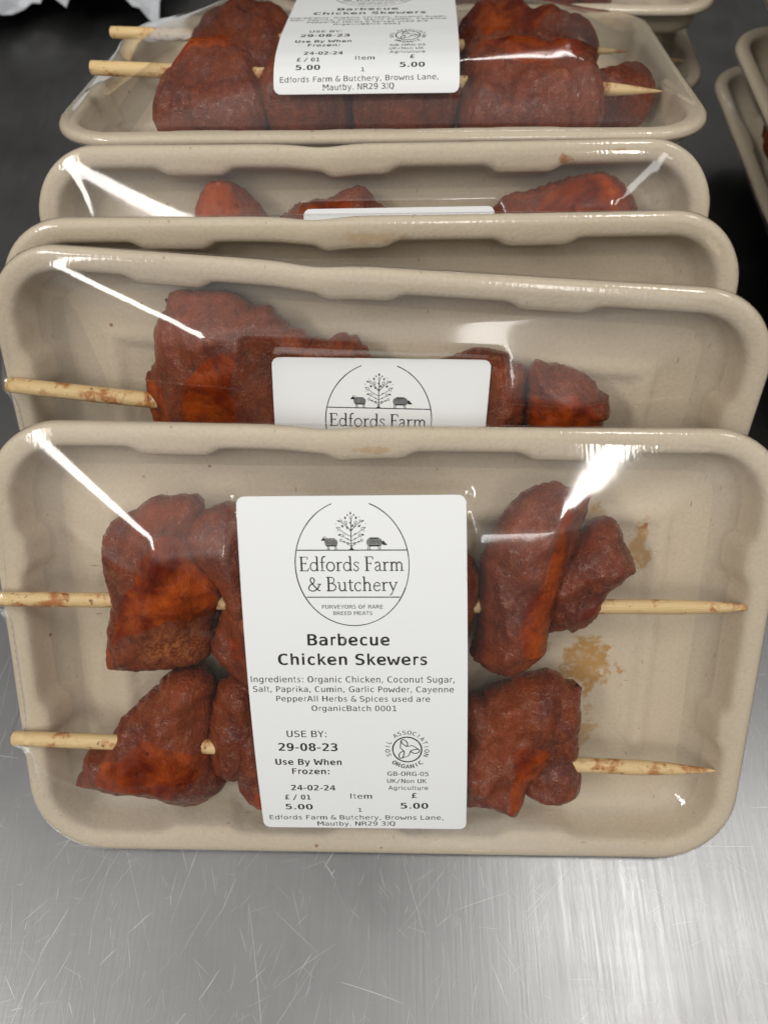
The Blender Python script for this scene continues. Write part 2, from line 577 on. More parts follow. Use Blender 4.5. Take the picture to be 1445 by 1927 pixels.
# ------------------------------------------------------------------ chicken pieces and sticks
def chunk(outline, wb, top, bot=-14.6, wet=(), powder=None, ridges=(), roof=(), seed=0.0, step=1.05, rough=1.15, round_=.62):
    """a lump of meat: outline (mm) at height wb, rounded up to `top` and down to `bot`.
    ridges: (polyline, amplitude, width). Returns the mesh and its top surface points."""
    q = resample(chaikin(outline, 1), step)
    q = [(x + .62 * rough * noise.noise(Vector((x * .9, y * .9, seed))) + .5 * rough * noise.noise(Vector((x * .35, y * .35, seed + 9))),
          y + .62 * rough * noise.noise(Vector((x * .9, y * .9, seed + 5))) + .5 * rough * noise.noise(Vector((x * .35, y * .35, seed + 4)))) for x, y in q]
    qa = np.array(q)
    lo, hi = qa.min(0), qa.max(0)
    gx, gy = np.meshgrid(np.arange(lo[0], hi[0], step), np.arange(lo[1], hi[1], step * .87))
    gx = gx + (np.arange(gx.shape[0]) % 2)[:, None] * step * .5
    G = np.c_[gx.ravel(), gy.ravel()]
    sd = sdist(G, q)
    G = G[sd > step * .55]
    pts = [Vector(p) for p in q] + [Vector(p) for p in G]
    nb = len(q)
    res = delaunay_2d_cdt(pts, [(i, (i + 1) % nb) for i in range(nb)], [list(range(nb))], 1, 1e-5)
    P2 = np.array([(v.x, v.y) for v in res[0]])
    faces = res[2]
    d, _ = segdist(P2, q)
    dmax = d.max()
    R = min(dmax, (top - wb) * 1.35 * round_ + 2)
    f = np.clip(d / R, 0, 1)
    prof = np.sqrt(np.clip(1 - (1 - f) ** 2, 0, 1))
    prof = prof * (.86 + .14 * np.sqrt(d / dmax))
    peak = np.full(len(P2), float(top))
    if roof:        # flat flanks falling away from a fold line
        peak = np.full(len(P2), -99.0)
        for (pl, pk, sl) in roof:
            dd, fr = segdist(P2, pl, False)
            peak = np.maximum(peak, pk - sl * np.sqrt(dd * dd + 1.2))
    hT = wb + (np.maximum(peak, wb + 2) - wb) * prof
    for (pl, amp, wd) in ridges:
        dd, fr = segdist(P2, pl, False)
        hT += amp * np.exp(-(dd / wd) ** 2) * np.clip(d / 5, 0, 1)
    Rb = min(dmax, (wb - bot) * .8)
    fb = np.clip(d / Rb, 0, 1)
    hB = wb - (wb - bot) * np.sqrt(np.clip(1 - (1 - fb) ** 2, 0, 1)) - .02
    wetv = np.zeros(len(P2))
    for w in wet:
        wetv = np.maximum(wetv, smooth01(sdist(P2, w) / 3.0 + .5))
    pw = np.zeros(len(P2))
    if powder:
        pw = np.exp(-(((P2[:, 0] - powder[0]) / powder[2]) ** 2 + ((P2[:, 1] - powder[1]) / powder[3]) ** 2) * 1.2)
    fade = np.clip(d / 4, 0, 1)
    V, W, PWD = [], [], []
    top_pts = []
    for k, (x, y) in enumerate(P2):
        p = (x, y, hT[k])
        e = rough * fade[k] * (1.8 * fbm(p, .06, 3, seed) + (.50 * fbm(p, .28, 3, seed + 3)) * (1 - .75 * wetv[k]))
        rid = 1 - 2.2 * abs(noise.noise(Vector((x * .085 + seed, y * .06, seed * 1.7)))) 
        z = hT[k] + e + rough * fade[k] * 1.3 * (rid - .5) * np.clip(d[k] / 8, 0, 1)
        V.append((x / 1000, y / 1000, z / 1000))
        W.append(wetv[k]); PWD.append(pw[k])
        top_pts.append((x, y, z))
    n = len(P2)
    isb = d < 1e-3
    idx = {}
    for k, (x, y) in enumerate(P2):
        if isb[k]:
            idx[k] = k
        else:
            idx[k] = len(V)
            V.append((x / 1000, y / 1000, hB[k] / 1000))
            W.append(0); PWD.append(0)
    F = [tuple(f) for f in faces] + [tuple(idx[i] for i in reversed(f)) for f in faces]
    me = mesh('chicken_piece', V, F)
    fattr(me, 'wet', W)
    fattr(me, 'powder', PWD)
    return me, np.array(top_pts)


def stick_mesh(a, b, r=2.3, tip=26.0, seed=0):
    """pointed bamboo stick from a (blunt) to b (sharp), mm"""
    a, b = Vector(a), Vector(b)
    ax = (b - a)
    L = ax.length
    ax.normalize()
    s1 = ax.cross(Vector((0, 0, 1))).normalized()
    s2 = s1.cross(ax)
    st = [(0, .80), (.4, .97)] + [(L * t / 14, 1.0) for t in range(1, 12)]
    st = [x for x in st if x[0] < L - tip] + [(L - tip, 1.0), (L - tip * .6, .80), (L - tip * .25, .42), (L - .6, .13), (L, .03)]
    V, F, n = [], [], 12
    for (t, k) in st:
        c = a + ax * t
        c = c + Vector((0, .25 * math.sin(t * .03 + seed), 0))
        for i in range(n):
            an = 2 * math.pi * i / n
            kk = k * r * (1 + .06 * math.cos(2 * an + seed))
            V.append((c + s1 * math.cos(an) * kk + s2 * math.sin(an) * kk) / 1000)
    for q in range(len(st) - 1):
        for i in range(n):
            j = (i + 1) % n
            F.append((q * n + i, q * n + j, (q + 1) * n + j, (q + 1) * n + i))
    F.append(tuple(range(n - 1, -1, -1)))
    F.append(tuple((len(st) - 1) * n + i for i in range(n)))
    me = mesh('wooden_stick', V, F)
    return me, [(a + ax * (L * t / 60)) + Vector((0, 0, r)) for t in range(61)]


# ------------------------------------------------------------------ label: print in millimetres on a 64 x 112 sticker
LW, LH = 64.0, 112.0


GLYPHS = {   # letter outlines, capital height 520
    'm': [[[235,350],[249,372],[265,387],[286,396],[310,399],[350,390],[376,363],[390,311],[395,226],[395,0],[337,0],[337,223],[334,290],[327,326],[314,341],[294,346],[270,340],[256,324],[248,288],[245,223],[245,0],[187,0],[187,223],[184,291],[177,326],[163,341],[141,346],[120,340],[106,324],[99,288],[96,223],[96,0],[38,0],[38,390],[96,390],[96,357],[109,375],[125,388],[143,397],[164,399],[188,396],[208,387],[224,372]]],
    'w': [[[0,390],[63,390],[131,75],[187,276],[242,276],[298,75],[366,390],[429,390],[338,0],[277,0],[214,214],[153,0],[91,0]]],
    '&': [[[190,316],[335,121],[347,140],[356,164],[360,193],[362,227],[361,262],[361,265],[418,265],[418,251],[415,198],[405,153],[389,113],[366,80],[425,0],[351,0],[324,38],[294,17],[263,2],[229,-7],[193,-10],[125,2],[69,37],[32,90],[20,155],[26,201],[44,243],[74,282],[116,319],[101,343],[91,368],[84,392],[82,416],[91,463],[117,499],[158,522],[212,529],[234,528],[257,525],[280,520],[304,513],[304,449],[283,461],[262,469],[240,474],[216,476],[186,472],[163,460],[148,441],[143,417],[146,396],[154,374],[168,348]],[[145,280],[117,253],[97,226],[85,197],[81,165],[90,117],[116,78],[156,52],[205,44],[220,45],[235,48],[251,53],[267,60],[282,69],[294,78]]],
    '/': [[[310,520],[376,520],[102,-66],[36,-66]]],
    '0': [[[168,261],[172,279],[182,294],[196,305],[214,308],[232,305],[247,294],[258,279],[261,261],[258,243],[247,228],[232,218],[214,214],[196,218],[181,228],[171,243]],[[214,474],[172,460],[141,421],[123,354],[117,259],[123,165],[141,99],[172,59],[214,46],[258,59],[288,99],[306,165],[312,259],[306,354],[288,421],[258,460]],[[214,529],[288,512],[340,461],[372,376],[383,259],[372,143],[340,58],[288,7],[214,-10],[141,7],[89,58],[57,143],[46,259],[57,376],[89,461],[141,512]]],
    '1': [[[94,59],[203,59],[203,456],[86,430],[86,494],[203,520],[273,520],[273,59],[381,59],[381,0],[94,0]]],
    '2': [[[130,59],[369,59],[369,0],[53,0],[53,59],[114,124],[167,180],[208,225],[234,255],[263,293],[281,323],[290,350],[293,377],[287,416],[268,445],[237,464],[197,470],[165,467],[131,459],[95,444],[57,424],[57,495],[93,510],[128,521],[162,527],[196,529],[265,519],[319,489],[354,442],[365,382],[361,349],[350,315],[329,280],[299,242],[276,215],[243,179],[196,129]]],
    '3': [[[270,278],[315,259],[349,230],[369,191],[376,143],[364,79],[327,31],[270,0],[194,-10],[158,-8],[121,-3],[84,5],[48,16],[48,86],[83,70],[118,58],[152,51],[186,49],[237,56],[275,75],[298,107],[306,150],[298,191],[275,222],[239,242],[191,249],[138,249],[138,307],[191,307],[234,312],[267,328],[287,353],[294,387],[288,423],[269,449],[238,465],[197,470],[165,468],[133,463],[99,454],[63,442],[63,507],[103,517],[138,524],[169,528],[197,529],[265,520],[318,491],[352,447],[364,390],[358,351],[340,319],[310,294]]],
    '4': [[[256,456],[92,181],[256,181]],[[244,520],[326,520],[326,181],[395,181],[395,124],[326,124],[326,0],[256,0],[256,124],[36,124],[36,190]]],
    '5': [[[72,520],[335,520],[335,461],[136,461],[136,333],[151,338],[166,341],[181,343],[197,344],[269,332],[325,296],[360,240],[372,167],[360,93],[323,37],[264,2],[187,-10],[147,-9],[111,-5],[79,2],[50,12],[50,84],[82,68],[114,58],[147,51],[180,49],[232,57],[270,80],[294,117],[302,167],[293,216],[269,253],[230,277],[178,284],[150,283],[123,278],[97,270],[72,259]]],
    '8': [[[214,247],[173,240],[142,221],[123,189],[116,146],[123,104],[142,72],[173,52],[214,45],[256,51],[287,71],[307,103],[313,146],[307,189],[287,220],[256,240]],[[153,276],[113,293],[83,319],[64,353],[58,394],[68,450],[100,493],[150,520],[214,529],[280,520],[329,493],[361,450],[372,394],[365,353],[346,319],[316,293],[276,276],[322,259],[356,230],[377,190],[384,140],[372,77],[339,30],[285,0],[214,-10],[144,0],[90,29],[57,77],[46,139],[53,189],[73,230],[107,259]],[[128,388],[133,351],[150,324],[177,308],[214,302],[252,308],[279,324],[296,351],[302,388],[296,425],[279,453],[252,469],[214,475],[177,469],[150,452],[133,425]]],
    '9': [[[208,231],[248,239],[278,263],[297,301],[304,352],[297,403],[278,442],[248,466],[208,474],[167,467],[137,443],[119,405],[114,352],[119,299],[137,261],[166,238]],[[82,11],[82,76],[105,64],[129,56],[154,51],[180,49],[239,62],[282,99],[307,162],[316,248],[296,217],[270,194],[238,180],[202,175],[135,187],[85,222],[55,278],[44,353],[55,428],[87,483],[138,518],[206,529],[285,513],[339,464],[370,380],[381,259],[368,144],[330,59],[268,7],[183,-10],[158,-9],[132,-5],[107,2]]],
    'A': [[[214,458],[140,192],[289,192]],[[172,520],[257,520],[416,0],[344,0],[305,135],[123,135],[86,0],[13,0]]],
    'B': [[[128,248],[128,58],[212,58],[264,63],[299,79],[319,108],[325,150],[318,194],[298,224],[262,242],[212,248]],[[128,462],[128,305],[210,305],[254,310],[284,325],[301,350],[307,388],[301,422],[284,445],[255,458],[210,462]],[[58,520],[212,520],[282,511],[335,485],[367,444],[378,388],[372,345],[355,313],[326,290],[287,278],[332,263],[367,235],[389,194],[396,143],[384,81],[350,36],[292,9],[212,0],[58,0]]],
    'C': [[[374,18],[346,6],[319,-3],[290,-8],[259,-10],[170,8],[104,61],[62,146],[48,259],[62,373],[104,458],[170,511],[259,529],[290,527],[319,522],[346,513],[374,501],[374,429],[347,447],[318,461],[289,469],[259,472],[199,459],[156,419],[130,353],[122,259],[130,166],[156,100],[199,60],[259,47],[289,50],[319,58],[347,72],[374,91]]],
    'D': [[[152,58],[227,69],[276,101],[302,163],[311,259],[302,357],[276,418],[227,451],[152,462],[118,462],[118,58]],[[153,520],[257,504],[329,456],[371,376],[385,259],[371,144],[329,63],[257,16],[153,0],[48,0],[48,520]]],
    'E': [[[69,520],[377,520],[377,461],[139,461],[139,307],[367,307],[367,248],[139,248],[139,59],[384,59],[384,0],[69,0]]],
    'F': [[[81,520],[387,520],[387,461],[152,461],[152,307],[365,307],[365,248],[152,248],[152,0],[81,0]]],
    'G': [[[384,43],[354,20],[321,3],[284,-7],[244,-10],[157,8],[91,61],[49,146],[36,259],[49,373],[91,458],[158,511],[246,529],[278,527],[309,520],[338,508],[367,492],[367,420],[338,443],[309,459],[278,469],[246,472],[186,459],[143,419],[118,353],[109,259],[117,165],[142,99],[184,60],[244,47],[266,48],[285,52],[302,59],[317,69],[317,209],[242,209],[242,267],[384,267]]],
    'H': [[[48,520],[118,520],[118,307],[311,307],[311,520],[382,520],[382,0],[311,0],[311,248],[118,248],[118,0],[48,0]]],
    'J': [[[38,21],[38,103],[70,79],[103,61],[138,51],[173,47],[216,53],[243,73],[258,110],[263,170],[263,461],[130,461],[130,520],[333,520],[333,170],[324,86],[296,31],[247,0],[173,-10],[140,-8],[107,-2],[73,7]]],
    'K': [[[48,520],[118,520],[118,289],[338,520],[421,520],[218,307],[427,0],[342,0],[172,260],[118,203],[118,0],[48,0]]],
    'L': [[[75,520],[146,520],[146,59],[397,59],[397,0],[75,0]]],
    'M': [[[30,520],[124,520],[214,255],[304,520],[399,520],[399,0],[334,0],[334,459],[241,185],[188,185],[95,459],[95,0],[30,0]]],
    'N': [[[48,520],[138,520],[313,92],[313,520],[381,520],[381,0],[292,0],[116,428],[116,0],[48,0]]],
    'O': [[[315,259],[309,358],[292,423],[261,460],[214,472],[169,460],[138,423],[120,358],[114,259],[120,161],[138,96],[169,59],[214,47],[261,59],[292,96],[309,161]],[[389,259],[378,141],[346,57],[291,7],[214,-10],[138,7],[84,56],[51,140],[41,259],[51,378],[84,462],[138,513],[214,529],[291,513],[346,462],[378,378]]],
    'P': [[[139,462],[139,267],[220,267],[264,273],[296,292],[317,323],[324,365],[317,406],[297,436],[264,456],[220,462]],[[69,520],[220,520],[297,510],[352,480],[386,432],[397,365],[386,297],[353,248],[297,219],[220,209],[139,209],[139,0],[69,0]]],
    'Q': [[[228,-9],[221,-10],[214,-10],[138,7],[84,57],[51,141],[41,259],[51,378],[84,462],[138,513],[214,529],[291,513],[346,462],[378,378],[389,259],[383,167],[365,95],[335,41],[292,7],[362,-59],[310,-94]],[[315,259],[309,358],[292,423],[261,460],[214,472],[169,460],[138,423],[120,358],[114,259],[120,161],[138,96],[169,59],[214,47],[261,59],[292,96],[309,161]]],
    'R': [[[265,245],[290,235],[311,219],[332,190],[359,142],[429,0],[354,0],[292,131],[266,177],[244,204],[219,216],[188,220],[120,220],[120,0],[50,0],[50,520],[195,520],[270,510],[326,481],[360,434],[372,369],[365,323],[343,285],[310,259]],[[120,462],[120,278],[197,278],[241,283],[273,300],[291,329],[297,369],[291,409],[271,438],[239,456],[195,462]]],
    'S': [[[352,502],[352,431],[320,449],[288,462],[256,470],[223,472],[179,466],[144,449],[123,422],[116,386],[120,356],[135,334],[162,317],[205,304],[242,295],[306,273],[349,242],[374,198],[382,142],[371,77],[336,29],[280,0],[203,-10],[166,-8],[129,-2],[92,8],[55,21],[55,96],[94,74],[131,59],[167,50],[203,47],[250,53],[286,71],[308,99],[315,138],[310,172],[295,197],[267,215],[224,229],[186,237],[124,258],[81,287],[57,326],[48,376],[60,438],[95,487],[150,519],[220,529],[250,528],[283,522],[317,514]]],
    'T': [[[16,520],[413,520],[413,461],[250,461],[250,0],[180,0],[180,461],[16,461]]],
    'U': [[[51,200],[51,520],[122,520],[122,167],[122,135],[124,113],[127,99],[131,88],[145,70],[163,57],[187,50],[214,47],[242,50],[266,57],[284,71],[298,88],[302,99],[305,113],[307,135],[307,167],[307,520],[378,520],[378,200],[375,131],[368,86],[354,55],[334,31],[309,13],[281,0],[250,-8],[214,-10],[180,-8],[148,0],[120,13],[95,31],[75,55],[61,87],[54,132]]],
    'V': [[[214,59],[337,520],[409,520],[257,0],[172,0],[20,520],[93,520]]],
    'W': [[[0,520],[69,520],[118,98],[178,377],[251,377],[311,97],[361,520],[429,520],[352,0],[285,0],[214,309],[144,0],[78,0]]],
    'Y': [[[13,520],[88,520],[214,290],[341,520],[416,520],[250,233],[250,0],[179,0],[179,233]]],
    'a': [[[244,196],[223,196],[174,191],[139,176],[117,152],[110,118],[116,86],[132,63],[157,48],[190,44],[238,53],[274,80],[296,124],[304,182],[304,196]],[[369,222],[369,0],[304,0],[304,58],[281,28],[253,6],[218,-6],[177,-10],[123,-2],[82,24],[55,63],[46,114],[57,171],[90,212],[144,238],[218,246],[304,246],[304,256],[298,297],[281,324],[250,340],[206,345],[173,343],[140,336],[107,324],[75,308],[75,372],[110,384],[143,393],[175,398],[206,399],[251,396],[289,385],[320,367],[344,342],[356,323],[363,299],[367,267]]],
    'b': [[[320,195],[314,260],[296,307],[267,336],[226,345],[185,336],[155,307],[137,260],[131,195],[137,130],[155,83],[185,54],[226,44],[267,54],[296,82],[314,129]],[[131,340],[150,365],[174,384],[203,396],[236,399],[299,386],[347,345],[377,281],[387,196],[377,110],[347,45],[299,4],[235,-10],[203,-6],[174,5],[150,24],[131,49],[131,0],[67,0],[67,542],[131,542]]],
    'c': [[[369,20],[343,7],[316,-3],[289,-8],[260,-10],[180,3],[119,44],[81,109],[68,195],[81,280],[119,345],[180,386],[260,399],[288,398],[315,392],[342,383],[369,369],[369,302],[344,322],[318,335],[291,343],[260,345],[207,335],[168,306],[144,259],[135,195],[144,131],[168,83],[207,54],[260,44],[292,47],[320,54],[346,68],[369,86]]],
    'd': [[[299,340],[299,542],[363,542],[363,0],[299,0],[299,49],[280,24],[256,5],[227,-6],[195,-10],[131,4],[83,45],[53,110],[43,196],[53,281],[84,345],[132,386],[195,399],[228,396],[257,384],[281,366]],[[110,195],[116,129],[134,82],[163,54],[204,44],[245,54],[275,83],[293,130],[299,195],[293,260],[275,307],[245,336],[204,345],[163,336],[134,307],[116,260]]],
    'e': [[[387,211],[387,180],[110,180],[110,178],[118,121],[143,79],[183,53],[237,44],[268,47],[301,54],[335,66],[372,84],[372,20],[336,7],[302,-3],[268,-8],[236,-10],[155,4],[94,44],[56,109],[43,195],[55,279],[93,344],[151,385],[227,399],[293,387],[344,349],[376,289]],[[323,230],[316,279],[296,316],[266,338],[224,345],[182,337],[148,314],[124,278],[112,229]]],
    'f': [[[370,542],[370,489],[297,489],[268,485],[249,474],[239,455],[236,424],[236,390],[370,390],[370,340],[236,340],[236,0],[172,0],[172,340],[68,340],[68,390],[172,390],[172,417],[179,473],[201,511],[239,534],[293,542]]],
    'g': [[[299,198],[293,262],[275,308],[246,336],[207,345],[165,336],[135,308],[117,262],[110,198],[117,135],[135,88],[166,60],[208,50],[247,60],[275,88],[293,135]],[[363,25],[352,-52],[321,-108],[270,-142],[200,-153],[172,-152],[144,-148],[115,-142],[86,-134],[86,-71],[119,-85],[148,-94],[175,-100],[200,-102],[244,-95],[275,-74],[293,-37],[299,16],[299,18],[299,62],[281,33],[257,13],[228,1],[193,-3],[131,11],[84,52],[53,116],[43,198],[53,281],[84,345],[131,386],[193,399],[227,396],[256,384],[280,365],[299,338],[299,389],[363,389]]],
    'h': [[[366,242],[366,0],[302,0],[302,242],[297,287],[283,319],[259,337],[225,344],[186,336],[156,312],[138,273],[132,220],[132,0],[68,0],[68,542],[132,542],[132,331],[152,361],[178,382],[210,395],[248,399],[300,390],[337,360],[359,311]]],
    'k': [[[82,542],[148,542],[148,228],[317,390],[394,390],[241,243],[419,0],[340,0],[196,201],[148,156],[148,0],[82,0]]],
    'n': [[[366,242],[366,0],[302,0],[302,242],[297,287],[283,319],[259,337],[225,344],[186,336],[156,312],[138,273],[132,220],[132,0],[68,0],[68,390],[132,390],[132,331],[152,361],[178,382],[210,395],[248,399],[300,390],[337,360],[359,311]]],
    'o': [[[214,345],[172,336],[141,307],[122,260],[116,195],[122,129],[141,82],[172,54],[214,44],[258,54],[289,82],[307,129],[314,195],[307,260],[289,307],[258,336]],[[214,399],[286,386],[339,347],[371,282],[382,195],[371,107],[339,42],[286,3],[214,-10],[143,3],[91,42],[58,107],[48,195],[58,282],[91,347],[143,386]]],
    'p': [[[131,49],[131,-148],[66,-148],[66,390],[131,390],[131,340],[149,366],[173,384],[202,396],[235,399],[298,386],[346,345],[376,280],[386,193],[376,108],[345,44],[298,3],[235,-10],[201,-6],[173,5],[149,24]],[[319,195],[313,260],[295,307],[266,336],[225,345],[184,336],[155,307],[137,260],[131,195],[137,130],[155,83],[184,54],[225,44],[266,54],[295,82],[313,129]]],
    'r': [[[402,310],[381,323],[360,333],[338,338],[314,340],[261,331],[222,303],[198,257],[190,194],[190,0],[126,0],[126,390],[190,390],[190,314],[211,350],[240,377],[276,394],[319,399],[341,398],[363,393],[383,386],[402,375]]],
    's': [[[339,376],[339,314],[311,328],[283,338],[255,344],[227,346],[189,342],[162,332],[146,314],[140,289],[144,266],[156,250],[184,237],[236,225],[262,220],[304,206],[334,183],[352,152],[359,113],[348,61],[318,22],[268,-2],[203,-10],[174,-9],[143,-4],[110,4],[74,14],[74,80],[109,64],[143,53],[175,46],[205,44],[242,48],[271,61],[288,81],[294,109],[273,147],[209,171],[206,171],[182,176],[134,191],[101,213],[82,243],[76,282],[85,332],[114,369],[160,392],[222,399],[253,398],[282,394],[311,386]]],
    't': [[[214,501],[214,390],[359,390],[359,340],[214,340],[214,128],[218,92],[230,68],[253,55],[287,51],[359,51],[359,0],[281,0],[220,7],[179,29],[157,68],[150,128],[150,340],[46,340],[46,390],[150,390],[150,501]]],
    'u': [[[68,148],[68,389],[132,389],[132,148],[137,102],[151,70],[174,52],[208,46],[248,54],[278,77],[296,116],[302,169],[302,389],[366,389],[366,0],[302,0],[302,58],[281,29],[255,7],[223,-6],[186,-10],[134,0],[97,29],[75,78]]],
    'y': [[[299,125],[281,78],[258,18],[229,-56],[212,-94],[194,-118],[172,-135],[146,-145],[116,-148],[64,-148],[64,-95],[102,-95],[127,-91],[146,-78],[164,-49],[187,6],[36,390],[104,390],[220,85],[334,390],[401,390]]],
    'z': [[[79,391],[362,391],[362,332],[138,52],[362,52],[362,0],[71,0],[71,59],[295,339],[79,339]]],
    '£': [[[380,509],[380,445],[359,458],[337,468],[314,474],[291,476],[251,468],[222,444],[206,404],[200,346],[200,271],[329,271],[329,221],[200,221],[200,59],[387,59],[387,0],[48,0],[48,59],[131,59],[131,221],[61,221],[61,271],[131,271],[131,354],[140,431],[169,486],[217,518],[284,529],[307,528],[331,524],[355,518]]],
}
for _c, _r in {'i': [(82, 0, 146, 390), (82, 462, 146, 540)], 'l': [(82, 0, 146, 543)], 'I': [(90, 0, 160, 520)], '-': [(36, 170, 222, 228)], '.': [(76, 0, 150, 86)],
              ':': [(80, 0, 154, 86), (80, 294, 154, 380)]}.items():
    GLYPHS[_c] = [[(a, b), (a, d), (c, d), (c, b)] for a, b, c, d in _r]
GLYPHS['0'] = sorted(GLYPHS['0'], key=lambda c: -max(p[1] for p in c))[:2]
GLYPHS[','] = [[(76, 86), (150, 86), (150, 26), (92, -82), (46, -82), (76, 26)]]
ADV = dict(a=1255, b=1300, c=1126, d=1300, e=1260, f=721, g=1300, h=1298, k=1186, m=1900, n=1298, o=1253, p=1300, q=1300, r=842, s=1067, t=803, u=1298, v=1212, w=1600, x=1212, y=1212, z=1075,
           A=1401, B=1405, C=1430, D=1577, E=1294, F=1178, G=1587, H=1540, J=604, K=1343, L=1141, M=1767, N=1532, O=1612, P=1235, Q=1612, R=1423, S=1300, T=1251, U=1499, V=1401, W=1900, Y=1251)
FIXED = {'i': 228, 'l': 228, 'I': 250, '-': 258, '.': 226, ':': 240, ',': 226, ' ': 226}


def text_shape(text, bold):
    """triangles of one line of sans lettering, cap height 1"""
    V, F, x = [], [], 0.0
    for ch in text:
        if ch == ' ':
            x += FIXED[ch] * (1.1 if bold else 1)
            continue
        k = 1.0 if ch in FIXED else ADV.get(ch, 1303) / 1233
        adv = FIXED[ch] if ch in FIXED else 429 * k
        groups = []
        for c in GLYPHS[ch]:
            q = [Vector((px * k, py, 0)) for px, py in c]
            if bold:
                n = len(q)
                area = sum(q[i].x * q[(i + 1) % n].y - q[(i + 1) % n].x * q[i].y for i in range(n))
                o = []
                for i in range(n):
                    t = (q[(i + 1) % n] - q[i]).normalized() + (q[i] - q[i - 1]).normalized()
                    t = t.normalized() if t.length > 1e-6 else Vector((1, 0, 0))
                    o.append(q[i] + Vector((-t.y * 21, t.x * 12, 0)))
                q = o
            groups.append(q)
        if ch in ('i', ':'):
            sets = [[g] for g in groups]
        else:
            sets = [groups]
        for gs in sets:
            base = len(V)
            V += [((x + p.x) / 520, p.y / 520) for g in gs for p in g]
            F += [tuple(base + i for i in t) for t in tessellate_polygon(gs)]
        x += adv + (26 if bold else 0)
    return np.array(V), F


class Ink:
    """collects flat print as triangles / quads in label millimetres"""
    def __init__(s):
        s.V, s.F = [], []

    def stroke(s, pts, w, closed=False, step=1.2):
        p = [np.array(q, float) for q in pts]
        if closed:
            p.append(p[0])
        q = [p[0]]
        for i in range(1, len(p)):
            k = max(1, int(np.hypot(*(p[i] - p[i - 1])) / step))
            q += [p[i - 1] + (p[i] - p[i - 1]) * t / k for t in range(1, k + 1)]
        n0 = len(s.V)
        for i, c in enumerate(q):
            a, b = q[max(i - 1, 0)], q[min(i + 1, len(q) - 1)]
            t = b - a
            t = t / (np.hypot(*t) + 1e-9)
            nn = np.array((-t[1], t[0])) * w / 2
            s.V += [tuple(c + nn), tuple(c - nn)]
        for i in range(len(q) - 1):
            k = n0 + 2 * i
            s.F.append((k, k + 1, k + 3, k + 2))

    def poly(s, pts):
        n0 = len(s.V)
        c = np.mean(np.array(pts, float), 0)
        s.V.append(tuple(c))
        s.V += [tuple(p) for p in pts]
        n = len(pts)
        s.F += [(n0, n0 + 1 + i, n0 + 1 + (i + 1) % n) for i in range(n)]

    def glyphs(s, text, bold, fn):
        """one line of the built-in typeface; fn maps font units to label mm, given the width"""
        co, fs = text_shape(text, bold)
        n0 = len(s.V)
        s.V += [fn(x, y, co[:, 0].min(), co[:, 0].max()) for x, y in co]
        s.F += [tuple(n0 + i for i in f) for f in fs]

    def line(s, text, a0, a1, base, cap, bold=False, tilt=0.0):
        k = cap

        def fn(x, y, x0, x1):
            t = (x - x0) / (x1 - x0)
            return (a0 + (a1 - a0) * t, base + tilt * (t - .5) - y * k)
        s.glyphs(text, bold, fn)

    def arc_text(s, text, cx, cy, rx, ry, a_from, a_to, h, bold=False, inward=False):
        n = len(text)
        for i, ch in enumerate(text):
            if ch == ' ':
                continue
            a = math.radians(a_from + (a_to - a_from) * i / (n - 1))

            def fn(x, y, x0, x1, a=a):
                xx = (x - (x0 + x1) / 2) * h
                yy = y * h
                if inward:      # reads left to right along the bottom
                    t = (-math.sin(a), math.cos(a)); o = (-math.cos(a), -math.sin(a))
                    t = (t[0], t[1])
                else:
                    t = (math.sin(a), -math.cos(a)); o = (math.cos(a), math.sin(a))
                px = rx * math.cos(a) + xx * t[0] + yy * o[0]
                py = ry * math.sin(a) + xx * t[1] + yy * o[1]
                return (cx + px, cy - py)
            s.glyphs(ch, bold, fn)


def ell(cx, cy, rx, ry, a0=0, a1=360, n=20):
    return [(cx + rx * math.cos(math.radians(a0 + (a1 - a0) * i / n)), cy + ry * math.sin(math.radians(a0 + (a1 - a0) * i / n))) for i in range(n + 1)]


